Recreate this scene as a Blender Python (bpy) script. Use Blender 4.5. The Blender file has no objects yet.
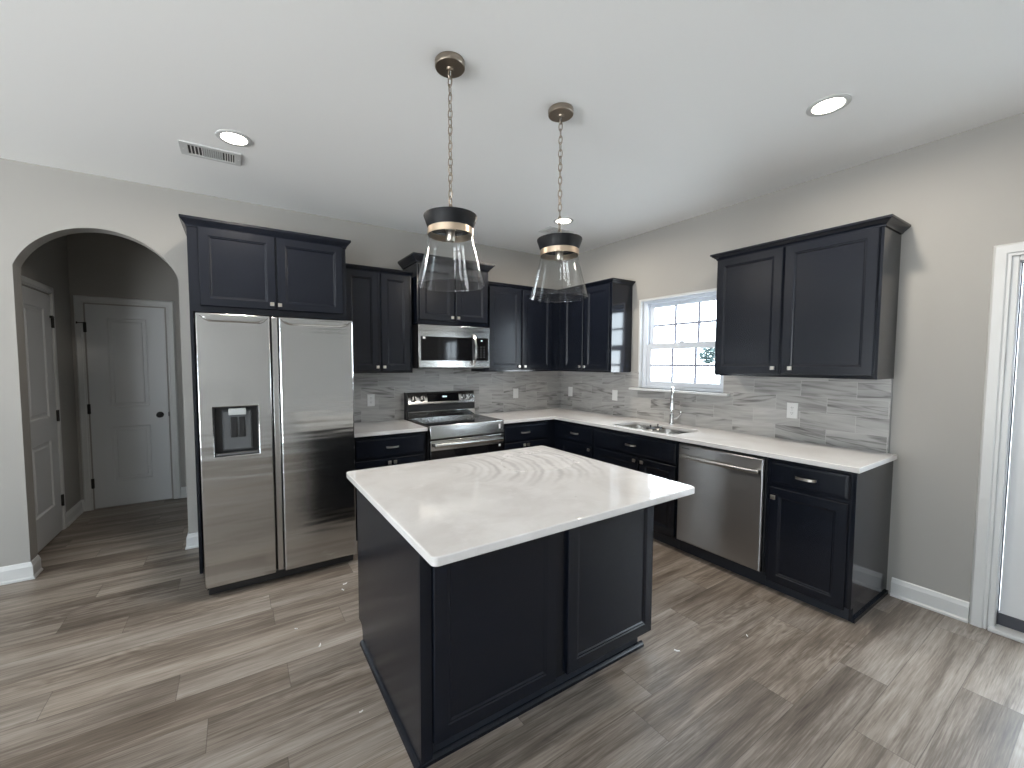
import bpy, bmesh, math, random
from mathutils import Vector, Matrix

random.seed(7)
S = bpy.context.scene
COL = S.collection
H = 2.807            # ceiling height
PI = math.pi

# ------------------------------------------------------------------ camera
def make_camera():
    yaw, pitch, roll, f = 0.5661, -0.0548, 0.0022, 412.29
    loc = Vector((-3.5265, -4.0521, 1.488))
    fw = Vector((math.sin(yaw) * math.cos(pitch), math.cos(yaw) * math.cos(pitch), math.sin(pitch)))
    r = Vector((math.cos(yaw), -math.sin(yaw), 0))
    u = r.cross(fw)
    R = math.cos(roll) * r + math.sin(roll) * u
    U = -math.sin(roll) * r + math.cos(roll) * u
    cam = bpy.data.cameras.new('camera')
    cam.sensor_width = 36
    cam.lens = f * 36 / 1024
    cam.shift_x = 13.5076 / 1024
    cam.shift_y = 1.5143 / 1024
    cam.clip_start = 0.02
    o = bpy.data.objects.new('camera', cam)
    m = Matrix((R, U, -fw)).transposed().to_4x4()
    m.translation = loc
    o.matrix_world = m
    COL.objects.link(o)
    S.camera = o
make_camera()

# ------------------------------------------------------------------ world, daylight, exposure
SKY, GROUND_GLOW = 8.5, 18.5          # overcast-bright sky above the horizon, glow added below it to light the ceiling
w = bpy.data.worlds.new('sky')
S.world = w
w.use_nodes = True
wn = w.node_tree
bg = wn.nodes['Background']
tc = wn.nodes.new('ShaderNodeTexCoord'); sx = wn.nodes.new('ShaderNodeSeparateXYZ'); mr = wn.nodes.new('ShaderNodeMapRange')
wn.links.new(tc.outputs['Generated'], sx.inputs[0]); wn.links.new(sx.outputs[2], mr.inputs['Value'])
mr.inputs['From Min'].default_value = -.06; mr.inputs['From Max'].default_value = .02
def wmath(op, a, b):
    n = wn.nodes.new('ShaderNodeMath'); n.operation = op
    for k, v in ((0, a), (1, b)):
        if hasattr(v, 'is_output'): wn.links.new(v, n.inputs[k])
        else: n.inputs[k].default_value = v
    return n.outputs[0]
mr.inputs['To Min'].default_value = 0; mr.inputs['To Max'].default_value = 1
side_boost = wmath('MULTIPLY', wmath('MAXIMUM', sx.outputs[0], 0.0), 7.0)      # sky strength raised on the window side to brighten the floor
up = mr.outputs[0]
st = wmath('ADD', wmath('MULTIPLY', up, wmath('ADD', side_boost, SKY)), wmath('MULTIPLY', wmath('SUBTRACT', 1.0, up), GROUND_GLOW))
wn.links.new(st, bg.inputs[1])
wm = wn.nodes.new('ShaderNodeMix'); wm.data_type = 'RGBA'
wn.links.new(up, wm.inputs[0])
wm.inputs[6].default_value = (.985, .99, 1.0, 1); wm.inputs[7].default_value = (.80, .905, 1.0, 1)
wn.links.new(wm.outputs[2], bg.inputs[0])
S.view_settings.view_transform = 'Standard'
S.view_settings.look = 'None'
S.view_settings.gamma = 1
S.view_settings.use_curve_mapping = False
S.view_settings.exposure = 0.27
S.cycles.use_denoising = True
S.cycles.max_bounces = 10
S.cycles.diffuse_bounces = 6
S.cycles.glossy_bounces = 5
S.cycles.transparent_max_bounces = 16
S.cycles.caustics_reflective = False
S.cycles.caustics_refractive = False
S.cycles.sample_clamp_indirect = 6

LAMP_POWER = 15.0

def portal(name, loc, rot, sx, sy):
    l = bpy.data.lights.new(name, 'AREA')
    l.shape = 'RECTANGLE'; l.size = sx; l.size_y = sy
    l.cycles.is_portal = True
    o = bpy.data.objects.new(name, l); COL.objects.link(o)
    o.location = loc; o.rotation_euler = rot
portal('daylight_kitchen_window', (0.16, -1.664, 1.68), (0, PI / 2, 0), 0.92, 0.92)
portal('daylight_patio_door', (0.16, -4.12, 1.1), (0, PI / 2, 0), 1.75, 0.62)
portal('daylight_rear_window', (-6.45, -6.26, 1.35), (PI / 2, 0, 0), 1.3, 2.1)
portal('daylight_side_window_a', (-8.76, -4.8, 1.2), (0, -PI / 2, 0), 2.2, 1.5)
portal('daylight_side_window_b', (-8.76, -2.35, 1.2), (0, -PI / 2, 0), 2.2, 1.5)

# ------------------------------------------------------------------ node helpers
def new_mat(name):
    m = bpy.data.materials.new(name); m.use_nodes = True
    nt = m.node_tree
    return m, nt, nt.nodes['Principled BSDF']

def setp(b, **k):
    for n, v in k.items():
        b.inputs[n.replace('_', ' ')].default_value = v

class NT:
    def __init__(s, nt): s.nt = nt
    def n(s, t, **k):
        nd = s.nt.nodes.new(t)
        for a, v in k.items(): setattr(nd, a, v)
        return nd
    def link(s, a, b): s.nt.links.new(a, b)
    def put(s, sock, v):
        if hasattr(v, 'is_output'): s.nt.links.new(v, sock)
        else: sock.default_value = v
    def m(s, op, a, b=0.0, c=0.0):
        nd = s.n('ShaderNodeMath', operation=op)
        s.put(nd.inputs[0], a); s.put(nd.inputs[1], b)
        if len(nd.inputs) > 2: s.put(nd.inputs[2], c)
        return nd.outputs[0]
    def xyz(s, x, y, z):
        nd = s.n('ShaderNodeCombineXYZ')
        s.put(nd.inputs[0], x); s.put(nd.inputs[1], y); s.put(nd.inputs[2], z)
        return nd.outputs[0]
    def noise(s, v, scale, detail=3, rough=.55, dist=0.0):
        nd = s.n('ShaderNodeTexNoise')
        s.put(nd.inputs['Vector'], v); nd.inputs['Scale'].default_value = scale
        nd.inputs['Detail'].default_value = detail; nd.inputs['Roughness'].default_value = rough
        nd.inputs['Distortion'].default_value = dist
        return nd.outputs[0]
    def rnd(s, v):
        nd = s.n('ShaderNodeTexWhiteNoise', noise_dimensions='3D'); s.put(nd.inputs['Vector'], v)
        return nd.outputs[0]
    def ramp(s, f, stops):
        nd = s.n('ShaderNodeValToRGB'); s.put(nd.inputs[0], f)
        el = nd.color_ramp.elements
        el[0].position, el[0].color = stops[0][0], (*stops[0][1], 1)
        el[1].position, el[1].color = stops[-1][0], (*stops[-1][1], 1)
        for p, c in stops[1:-1]:
            e = el.new(p); e.color = (*c, 1)
        return nd.outputs[0]
    def mix(s, f, a, b, mode='MIX'):
        nd = s.n('ShaderNodeMix', data_type='RGBA', blend_type=mode)
        s.put(nd.inputs[0], f)
        for i, v in ((6, a), (7, b)):
            if hasattr(v, 'is_output'): s.link(v, nd.inputs[i])
            else: nd.inputs[i].default_value = (*v, 1)
        return nd.outputs[2]
    def bump(s, h, strength, dist=.01):
        nd = s.n('ShaderNodeBump'); s.put(nd.inputs['Height'], h)
        nd.inputs['Strength'].default_value = strength; nd.inputs['Distance'].default_value = dist
        return nd.outputs[0]
    def pos(s):
        g = s.n('ShaderNodeNewGeometry'); sp = s.n('ShaderNodeSeparateXYZ')
        s.link(g.outputs['Position'], sp.inputs[0])
        return g.outputs['Position'], sp.outputs[0], sp.outputs[1], sp.outputs[2]

def plain(name, col, rough=.5, metal=0.0, spec=.5, bump=0.0, bscale=300, coat=0.0):
    m, nt, b = new_mat(name)
    setp(b, Base_Color=(*col, 1), Roughness=rough, Metallic=metal)
    b.inputs['Specular IOR Level'].default_value = spec
    b.inputs['Coat Weight'].default_value = coat
    if bump:
        t = NT(nt); p, x, y, z = t.pos()
        nt.links.new(t.bump(t.noise(p, bscale, 2), bump, .002), b.inputs['Normal'])
    return m

def emit(name, col, strength):
    m, nt, b = new_mat(name)
    setp(b, Base_Color=(*col, 1))
    b.inputs['Emission Color'].default_value = (*col, 1)
    b.inputs['Emission Strength'].default_value = strength
    return m

def glass(name, tint=(1, 1, 1), refl=1.0):
    m = bpy.data.materials.new(name); m.use_nodes = True
    nt = m.node_tree; nt.nodes.clear(); t = NT(nt)
    out = t.n('ShaderNodeOutputMaterial')
    tr = t.n('ShaderNodeBsdfTransparent'); tr.inputs[0].default_value = (*tint, 1)
    gl = t.n('ShaderNodeBsdfGlossy'); gl.inputs['Roughness'].default_value = .02
    lw = t.n('ShaderNodeLayerWeight'); lw.inputs[0].default_value = .5
    fr = t.m('MULTIPLY_ADD', t.m('POWER', lw.outputs['Facing'], 5.0), .80, .03)
    mx = t.n('ShaderNodeMixShader')
    t.link(t.m('MULTIPLY', fr, refl), mx.inputs[0])
    t.link(tr.outputs[0], mx.inputs[1]); t.link(gl.outputs[0], mx.inputs[2])
    t.link(mx.outputs[0], out.inputs[0])
    return m

def steel(name, axis, base=(.50, .50, .49), rough=.24, wave=.25, grain=.004):
    """brushed stainless; axis = world axis the brushing runs along"""
    m, nt, b = new_mat(name); t = NT(nt)
    p, x, y, z = t.pos()
    setp(b, Metallic=1.0)
    k = [400, 400, 400]; k['xyz'.index(axis)] = 6
    v = t.xyz(t.m('MULTIPLY', x, k[0]), t.m('MULTIPLY', y, k[1]), t.m('MULTIPLY', z, k[2]))
    n = t.noise(v, 1.0, 2)
    t.link(t.mix(n, tuple(c * .95 for c in base), tuple(min(1, c * 1.05) for c in base)), b.inputs['Base Color'])
    t.link(t.m('MULTIPLY_ADD', n, .10, rough - .05), b.inputs['Roughness'])
    k2 = [9, 9, 9]; k2['xyz'.index(axis)] = .8
    v2 = t.xyz(t.m('MULTIPLY', x, k2[0]), t.m('MULTIPLY', y, k2[1]), t.m('MULTIPLY', z, k2[2]))
    h = t.m('ADD', t.m('MULTIPLY', t.noise(v2, 1.0, 2), wave), t.m('MULTIPLY', n, grain))
    t.link(t.bump(h, .35, .008), b.inputs['Normal'])
    b.inputs['Anisotropic'].default_value = .35
    return m

def floor_mat():
    m, nt, b = new_mat('vinyl_plank_floor'); t = NT(nt)
    p, x, y, z = t.pos()
    W, L = .183, 1.23
    r = t.m('FLOOR', t.m('DIVIDE', y, W))
    rr = t.rnd(t.xyz(r, 3.3, 1.7))
    xo = t.m('MULTIPLY_ADD', rr, 7.13, t.m('DIVIDE', x, L))
    c = t.m('FLOOR', xo)
    idr = t.rnd(t.xyz(r, c, 5.1)); idr2 = t.rnd(t.xyz(c, r, 9.4))
    # wood figure : long soft streaks plus cathedral rings, shifted per plank
    ox = t.m('MULTIPLY', idr, 37.0); oy = t.m('MULTIPLY', idr2, 23.0)
    vx = t.m('ADD', x, ox); vy = t.m('ADD', y, oy)
    streak = t.noise(t.xyz(t.m('MULTIPLY', vx, .9), t.m('MULTIPLY', vy, 9.5), idr), 1.0, 4, .55, .25)
    mid = t.noise(t.xyz(t.m('MULTIPLY', vx, 2.2), t.m('MULTIPLY', vy, 42.0), idr2), 1.0, 3, .6, .3)
    fine = t.noise(t.xyz(t.m('MULTIPLY', vx, 7.0), t.m('MULTIPLY', vy, 190.0), idr), 1.0, 3, .65)
    warp = t.noise(t.xyz(t.m('MULTIPLY', vx, 1.3), t.m('MULTIPLY', vy, 4.5), idr2), 1.0, 3, .5)
    patch = t.noise(t.xyz(t.m('MULTIPLY', vx, .8), t.m('MULTIPLY', vy, 4.0), idr), 1.0, 1)
    ring = t.m('SINE', t.m('MULTIPLY_ADD', warp, 110.0, t.m('MULTIPLY', fine, 2.5)))
    pm = t.m('MINIMUM', t.m('MAXIMUM', t.m('MULTIPLY_ADD', patch, 6.0, -3.0), 0.0), 1.0)
    ringm = t.m('MULTIPLY', t.m('MULTIPLY', ring, .045), pm)
    f = t.m('ADD', t.m('MULTIPLY_ADD', streak, .68, -.14), t.m('ADD', t.m('MULTIPLY_ADD', mid, .36, -.05), t.m('MULTIPLY_ADD', fine, .42, -.05)))
    f = t.m('ADD', t.m('ADD', f, ringm), t.m('MULTIPLY_ADD', idr, .11, -.055))
    col = t.ramp(f, [(.24, (.066, .050, .040)), (.42, (.160, .130, .104)), (.56, (.285, .243, .204)), (.78, (.455, .41, .365))])
    col = t.mix(t.m('MULTIPLY', idr2, .5), col, t.mix(1.0, col, (.88, .93, 1.0), 'MULTIPLY'))
    fy = t.m('FRACT', t.m('DIVIDE', y, W)); fx = t.m('FRACT', xo)
    e = t.m('MAXIMUM', t.m('MAXIMUM', t.m('LESS_THAN', fy, .007), t.m('GREATER_THAN', fy, .993)),
            t.m('MAXIMUM', t.m('LESS_THAN', fx, .0012), t.m('GREATER_THAN', fx, .9988)))
    col = t.mix(t.m('MULTIPLY', e, .55), col, (.05, .04, .035))
    t.link(col, b.inputs['Base Color'])
    t.link(t.m('MULTIPLY_ADD', fine, .14, .36), b.inputs['Roughness'])
    b.inputs['Specular IOR Level'].default_value = .45
    t.link(t.bump(t.m('SUBTRACT', t.m('MULTIPLY', fine, .25), e), .12, .002), b.inputs['Normal'])
    return m

def tile_mat(axis):
    m, nt, b = new_mat('veined_wall_tile_' + axis); t = NT(nt)
    p, x, y, z = t.pos()
    u = x if axis == 'x' else y
    L, W = .327, .1145
    zz = t.m('DIVIDE', t.m('ADD', z, -.905), W)
    r = t.m('FLOOR', zz)
    uo = t.m('ADD', t.m('DIVIDE', t.m('ADD', u, 2.848), L), t.m('MULTIPLY', t.m('MODULO', r, 2.0), .5))
    c = t.m('FLOOR', uo)
    i1 = t.rnd(t.xyz(r, c, 2.2)); i2 = t.rnd(t.xyz(c, r, 8.8))
    vx = t.m('MULTIPLY_ADD', i1, 31.0, u); vz = t.m('ADD', t.m('MULTIPLY_ADD', i2, 17.0, z), t.m('MULTIPLY', u, t.m('MULTIPLY_ADD', i1, .3, -.15)))
    vein = t.noise(t.xyz(t.m('MULTIPLY', vx, 3.2), t.m('MULTIPLY', vz, 30.0), i1), 1.0, 4, .55, .8)
    soft = t.noise(t.xyz(t.m('MULTIPLY', vx, 1.5), t.m('MULTIPLY', vz, 12.0), i2), 1.0, 3, .5, .4)
    line = t.m('ABSOLUTE', t.m('SUBTRACT', soft, .5))
    line = t.m('SUBTRACT', 1.0, t.m('MINIMUM', t.m('MULTIPLY', line, 22.0), 1.0))
    f = t.m('ADD', t.m('MULTIPLY_ADD', vein, .60, t.m('MULTIPLY', soft, .45)), t.m('MULTIPLY_ADD', i1, .12, -.06))
    f = t.m('SUBTRACT', f, t.m('MULTIPLY', line, t.m('MULTIPLY_ADD', i2, .24, -.02)))
    col = t.ramp(f, [(.24, (.10, .098, .094)), (.38, (.235, .23, .222)), (.50, (.365, .358, .346)), (.75, (.49, .48, .465))])
    fz = t.m('FRACT', zz); fx = t.m('FRACT', uo)
    e = t.m('MAXIMUM', t.m('MAXIMUM', t.m('LESS_THAN', fz, .012), t.m('GREATER_THAN', fz, .988)),
            t.m('MAXIMUM', t.m('LESS_THAN', fx, .005), t.m('GREATER_THAN', fx, .995)))
    col = t.mix(t.m('MULTIPLY', e, .75), col, (.50, .49, .475))
    t.link(col, b.inputs['Base Color'])
    setp(b, Roughness=.32)
    t.link(t.bump(t.m('SUBTRACT', 1.0, e), .15, .002), b.inputs['Normal'])
    return m

def quartz_mat(name, dusty):
    m, nt, b = new_mat(name); t = NT(nt)
    p, x, y, z = t.pos()
    n1 = t.noise(p, 3.0, 5, .6, .6)
    base = t.ramp(n1, [(.3, (.66, .645, .635)), (.5, (.73, .718, .71)), (.75, (.78, .77, .765))])
    if dusty:   # wiped dust: curved sweeps left by a cloth
        cx, cy = -2.62, -2.05
        dx = t.m('ADD', x, -cx); dy = t.m('ADD', y, -cy)
        wob = t.noise(p, 4.0, 3, .6)
        rad = t.m('ADD', t.m('SQRT', t.m('ADD', t.m('MULTIPLY', dx, dx), t.m('MULTIPLY', dy, dy))), t.m('MULTIPLY', wob, .10))
        sw = t.m('ADD', t.m('SINE', t.m('MULTIPLY', rad, 140.0)), t.m('SINE', t.m('MULTIPLY', rad, 57.0)))
        sx = t.m('SUBTRACT', x, -2.06); sy = t.m('SUBTRACT', y, -2.17)
        d2 = t.m('SQRT', t.m('ADD', t.m('MULTIPLY', sx, sx), t.m('MULTIPLY', sy, t.m('MULTIPLY', sy, 1.5))))
        mask = t.m('MINIMUM', t.m('MULTIPLY', t.m('MAXIMUM', t.m('SUBTRACT', 1.0, t.m('MULTIPLY', d2, 1.75)), 0.0), 1.6), 1.0)
        fac = t.m('MULTIPLY', t.m('MULTIPLY', sw, mask), .55)
        base = t.mix(t.m('MINIMUM', t.m('MAXIMUM', fac, 0.0), .85), base, (.52, .505, .51))
        base = t.mix(t.m('MINIMUM', t.m('MAXIMUM', t.m('MULTIPLY', fac, -1.2), 0.0), .7), base, (.80, .79, .79))
        patch = t.m('MAXIMUM', t.m('SUBTRACT', t.noise(p, 7.0, 6, .7), .52), 0.0)
        base = t.mix(t.m('MINIMUM', t.m('MULTIPLY', patch, 4.0), .7), base, (.80, .79, .785))
        blot = t.m('MAXIMUM', t.m('SUBTRACT', t.noise(p, 2.6, 4, .6, .8), .50), 0.0)
        base = t.mix(t.m('MINIMUM', t.m('MULTIPLY', blot, 3.0), .5), base, (.60, .575, .56))
        speck = t.m('GREATER_THAN', t.noise(p, 60.0, 1), .80)
        base = t.mix(t.m('MULTIPLY', speck, .6), base, (.40, .40, .40))
        t.link(t.m('ADD', t.m('MULTIPLY_ADD', mask, .22, .06), t.m('MULTIPLY', patch, .5)), b.inputs['Roughness'])
        b.inputs['Specular IOR Level'].default_value = .4
    else:
        setp(b, Roughness=.08)
    t.link(base, b.inputs['Base Color'])
    return m

def wall_paint(name, col, rough=.6):
    m, nt, b = new_mat(name); t = NT(nt)
    p, x, y, z = t.pos()
    n = t.noise(p, 170, 3)
    t.link(t.mix(t.noise(p, 1.3, 2), tuple(c * .985 for c in col), col), b.inputs['Base Color'])
    setp(b, Roughness=rough)
    b.inputs['Specular IOR Level'].default_value = .3
    t.link(t.bump(n, .08, .002), b.inputs['Normal'])
    return m

M = {}
M['wall'] = wall_paint('greige_wall_paint', (.345, .337, .318))
M['wall_w'] = wall_paint('lightened_wall_paint', (.66, .655, .64))  # unseen rear wall only, lightened to brighten reflections in the steel
M['ceil'] = wall_paint('white_ceiling_paint', (.90, .91, .91), .8)
M['trim'] = plain('white_trim_paint', (.60, .61, .61), .35)
M['door'] = plain('white_door_paint', (.62, .635, .65), .4)
M['paint'] = plain('charcoal_navy_cabinet_paint', (.0058, .0078, .0135), .27, spec=.36, bump=.04, bscale=220)
M['paint_gloss'] = plain('charcoal_navy_cabinet_side', (.0058, .0078, .0135), .13, spec=.5)
M['toe'] = plain('charcoal_toe_board', (.010, .013, .020), .5)
M['interior'] = plain('dark_gap', (.006, .006, .007), .7)
M['floor'] = floor_mat()
M['tile_b'] = tile_mat('x'); M['tile_r'] = tile_mat('y')
M['quartz'] = quartz_mat('white_quartz', False); M['quartz_i'] = quartz_mat('white_quartz_dusty', True)
M['steel_x'] = steel('brushed_stainless_x', 'x', base=(.60, .60, .59), rough=.17); M['steel_y'] = steel('brushed_stainless_y', 'y', wave=.05, rough=.28)
M['steel_f'] = steel('brushed_stainless_fridge', 'x', base=(.56, .565, .56), rough=.16, wave=1.7)
M['steel_d'] = steel('brushed_stainless_dishwasher', 'y', base=(.35, .35, .355), rough=.30, wave=.0, grain=.0008)
m_ = M['steel_d']; b_ = m_.node_tree.nodes['Principled BSDF']
tg = m_.node_tree.nodes.new('ShaderNodeTangent'); tg.direction_type = 'RADIAL'; tg.axis = 'Z'
m_.node_tree.links.new(tg.outputs[0], b_.inputs['Tangent'])
b_.inputs['Anisotropic'].default_value = .88; b_.inputs['Anisotropic Rotation'].default_value = .25
M['steel_c'] = plain('satin_steel', (.55, .55, .54), .25, 1.0)
M['nickel'] = plain('brushed_nickel', (.62, .58, .52), .3, 1.0)
M['bronze'] = plain('antique_nickel', (.37, .315, .26), .34, 1.0)
M['champ'] = plain('champagne_metal', (.72, .58, .44), .3, 1.0)
M['chrome'] = plain('polished_chrome', (.80, .81, .82), .07, 1.0)
M['blackglass'] = plain('black_ceramic_glass', (.006, .006, .007), .05, spec=.35)
M['black'] = plain('black_plastic', (.012, .012, .013), .4)
M['darkwood'] = plain('black_collar', (.008, .009, .011), .5, spec=.25)
M['hinge'] = plain('black_hinge_metal', (.012, .011, .010), .45)
M['grey'] = plain('grey_plastic', (.10, .105, .11), .4)
M['lgrey'] = plain('light_grey_plastic', (.50, .52, .52), .35)
M['plate'] = plain('white_switch_plastic', (.74, .74, .73), .3)
M['slot'] = plain('slot_black', (.03, .03, .03), .6)
M['sticker'] = plain('white_sticker', (.85, .85, .85), .5)
M['bounce_ground'] = plain('pale_ground', (.78, .78, .76), .9)  # outdoor ground, whitened so it bounces light up to the ceiling
M['leaf'] = plain('grey_green_leaf', (.040, .066, .064), .8)
M['bark'] = plain('grey_bark', (.09, .10, .105), .8)
M['vinyl'] = plain('white_window_vinyl', (.62, .66, .72), .35)
M['grille'] = plain('backlit_white_grille', (.27, .29, .36), .5)  # white grille darkened, its backlit shade is put into the colour
M['edge'] = plain('grey_tile_edge', (.22, .22, .22), .6)
M['sweep'] = plain('grey_door_sweep', (.045, .048, .06), .5)
M['glass'] = glass('clear_glass', (.985, .99, .99), .95)
M['pane'] = glass('window_pane', (.97, .98, .98), .8)
M['led'] = emit('lamp_diffuser', (1.0, .93, .82), 14.0)
M['digit'] = emit('clock_digit', (.75, .95, 1.0), 1.2)

# ------------------------------------------------------------------ mesh helpers
class MB:
    def __init__(s, map=None):
        s.bm = bmesh.new(); s.map = map or (lambda u, d, z: (u, d, z))
    def v(s, p): return s.bm.verts.new(s.map(*p))
    def face(s, vs):
        try: return s.bm.faces.new(vs)
        except ValueError: return None
    def box(s, a, b):
        x0, x1 = sorted((a[0], b[0])); y0, y1 = sorted((a[1], b[1])); z0, z1 = sorted((a[2], b[2]))
        c = [s.v(p) for p in ((x0, y0, z0), (x1, y0, z0), (x1, y1, z0), (x0, y1, z0), (x0, y0, z1), (x1, y0, z1), (x1, y1, z1), (x0, y1, z1))]
        for i in ((0, 3, 2, 1), (4, 5, 6, 7), (0, 1, 5, 4), (1, 2, 6, 5), (2, 3, 7, 6), (3, 0, 4, 7)): s.face([c[k] for k in i])
        return s
    def loft(s, rings, cap0=True, cap1=True, closed=False):
        R = [[s.v(p) for p in r] for r in rings]
        n = len(R[0])
        prs = list(zip(R, R[1:])) + ([(R[-1], R[0])] if closed else [])
        for a, b in prs:
            for i in range(n):
                s.face([a[i], a[(i + 1) % n], b[(i + 1) % n], b[i]])
        if not closed:
            if cap0: s.face(R[0][::-1])
            if cap1: s.face(R[-1])
        return s
    def lathe(s, prof, c, n=40, axis='z', cap0=False, cap1=False, closed=False):
        rings = []
        for r, h in prof:
            ring = []
            for i in range(n):
                a = 2 * PI * i / n
                q = (r * math.cos(a), r * math.sin(a))
                if axis == 'z': ring.append((c[0] + q[0], c[1] + q[1], c[2] + h))
                elif axis == 'y': ring.append((c[0] + q[0], c[1] + h, c[2] + q[1]))
                else: ring.append((c[0] + h, c[1] + q[0], c[2] + q[1]))
            rings.append(ring)
        return s.loft(rings, cap0, cap1, closed)
    def tube(s, pts, r, n=10, closed=False):
        P = [Vector(p) for p in pts]; m = len(P); rings = []
        up = None
        rr = r if isinstance(r, (list, tuple)) else [r] * m
        for i in range(m):
            if closed: t = (P[(i + 1) % m] - P[i - 1]).normalized()
            else: t = (P[min(i + 1, m - 1)] - P[max(i - 1, 0)]).normalized()
            if up is None:
                up = Vector((0, 0, 1)) if abs(t.z) < .9 else Vector((1, 0, 0))
            a = (up - t * up.dot(t)).normalized(); up = a
            b = t.cross(a)
            rings.append([tuple(P[i] + (a * math.cos(2 * PI * k / n) + b * math.sin(2 * PI * k / n)) * rr[i]) for k in range(n)])
        return s.loft(rings, True, True, closed)
    def prism(s, poly, axis, a, b):
        """2-D polygon extruded along an axis between a and b"""
        def P(q, h):
            if axis == 'x': return (h, q[0], q[1])
            if axis == 'y': return (q[0], h, q[1])
            return (q[0], q[1], h)
        return s.loft([[P(q, a) for q in poly], [P(q, b) for q in poly]])
    def panel(s, u0, u1, z0, z1, d0, d1, rings):
        """door or drawer front: back at depth d0, front at d1; rings = (inset, depth below the front)"""
        def rect(i, d): return [(u0 + i, d, z0 + i), (u1 - i, d, z0 + i), (u1 - i, d, z1 - i), (u0 + i, d, z1 - i)]
        return s.loft([rect(0, d0)] + [rect(i, d1 - dd) for i, dd in rings])
    def sweep(s, path, prof, zbase=0.0, left=True):
        """profile (out, z) swept along a plan polyline with mitred corners; out is to the left of the path direction"""
        pts = [Vector(p) for p in path]; n = len(pts); offs = []
        sg = 1 if left else -1
        for i in range(n):
            ns = []
            for a, b in ((i - 1, i), (i, i + 1)):
                if 0 <= a and b < n:
                    t = (pts[b] - pts[a]).normalized(); ns.append(Vector((-t.y, t.x)) * sg)
            if len(ns) == 1: offs.append(ns[0])
            else:
                q = ns[0] + ns[1]; offs.append(q / (q.dot(ns[0])))
        return s.loft([[(pts[i].x + offs[i].x * o, pts[i].y + offs[i].y * o, zbase + z) for o, z in prof] for i in range(n)])

def world_of(o):
    v = Vector((0, 0, 0))
    while o is not None:
        v += o.location; o = o.parent
    return v

def obj(name, mb, mat, parent=None, bevel=0.0, smooth=False, seg=2, angle=35):
    bm = mb.bm
    bmesh.ops.remove_doubles(bm, verts=bm.verts, dist=1e-6)
    bmesh.ops.recalc_face_normals(bm, faces=bm.faces)
    if parent is not None:
        bmesh.ops.translate(bm, vec=-world_of(parent), verts=bm.verts)
    me = bpy.data.meshes.new(name)
    bm.to_mesh(me); bm.free()
    mats = mat if isinstance(mat, list) else [mat]
    for m in mats: me.materials.append(m)
    o = bpy.data.objects.new(name, me); COL.objects.link(o)
    if parent is not None: o.parent = parent
    if smooth:
        for p in me.polygons: p.use_smooth = True
        me.set_sharp_from_angle(angle=math.radians(angle))
    if bevel:
        b = o.modifiers.new('bevel', 'BEVEL'); b.width = bevel; b.segments = seg; b.limit_method = 'ANGLE'; b.angle_limit = math.radians(40)
        for p in me.polygons: p.use_smooth = True
        me.set_sharp_from_angle(angle=math.radians(40))
        b.harden_normals = False
    return o

def tag(o, label, cat, group=None, kind=None):
    o['label'] = label; o['category'] = cat
    if group: o['group'] = group
    if kind: o['kind'] = kind
    return o

def thing(name, label, cat, loc, group=None, kind=None):
    o = bpy.data.objects.new(name, None); COL.objects.link(o)
    o.location = loc; o.empty_display_size = .05
    return tag(o, label, cat, group, kind)

def copy_tree(o, parent=None):
    c = o.copy(); COL.objects.link(c)
    if parent is not None: c.parent = parent
    for ch in list(o.children): copy_tree(ch, c)
    return c

BACK = lambda u, d, z: (u, -max(d, .0015), z)          # against the back wall: u runs along x, d out into the room
RIGHT = lambda u, d, z: (-d, -u, z)        # against the right wall: u runs towards the viewer

# ------------------------------------------------------------------ room shell
XL, YR = -8.6, -6.1
def wall_cells(us, vs, holes, t0, t1, P):
    """wall slab made of cells with openings; P(u, v, t) -> xyz"""
    mb = MB(); bm = mb.bm; cache = {}
    def V(u, v):
        if (u, v) not in cache: cache[(u, v)] = bm.verts.new(P(u, v, t0))
        return cache[(u, v)]
    for i in range(len(us) - 1):
        for j in range(len(vs) - 1):
            cu, cv = (us[i] + us[i + 1]) / 2, (vs[j] + vs[j + 1]) / 2
            if any(h[0] < cu < h[1] and h[2] < cv < h[3] for h in holes): continue
            bm.faces.new([V(us[i], vs[j]), V(us[i + 1], vs[j]), V(us[i + 1], vs[j + 1]), V(us[i], vs[j + 1])])
    ext = bmesh.ops.extrude_face_region(bm, geom=bm.faces[:])
    d = Vector(P(0, 0, t1)) - Vector(P(0, 0, t0))
    bmesh.ops.translate(bm, vec=d, verts=[g for g in ext['geom'] if isinstance(g, bmesh.types.BMVert)])
    return mb

f_ = obj('floor', MB().box((XL - .15, YR - .15, -.05), (.14, 1.75, 0)), M['floor'])
tag(f_, 'grey brown wood look plank floor of the whole room', 'floor', kind='structure')
c_ = obj('ceiling', MB().box((XL - .15, YR - .15, H), (.14, 1.75, H + .1)), M['ceil'])
tag(c_, 'smooth white ceiling with recessed lights and pendants', 'ceiling', kind='structure')

# back wall with the arched passage
AX0, AX1, ZS, ZT = -4.756, -3.886, 2.13, 2.436
hw = (AX1 - AX0) / 2; rise = ZT - ZS; RA = (hw * hw + rise * rise) / (2 * rise); zc = ZT - RA; xm = (AX0 + AX1) / 2
a0 = math.asin(hw / RA)
arc = [(xm + RA * math.sin(a), zc + RA * math.cos(a)) for a in [-a0 + 2 * a0 * i / 32 for i in range(33)]]
mb = MB()
poly = [(XL, 0), (AX0, 0)] + arc + [(AX1, 0), (.14, 0), (.14, H), (XL, H)]
mb.prism(poly, 'y', 0, .125)
ow = obj('wall_back', mb, M['wall'])
tag(ow, 'greige back wall with an arched opening to a passage', 'wall', kind='structure')
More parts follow.
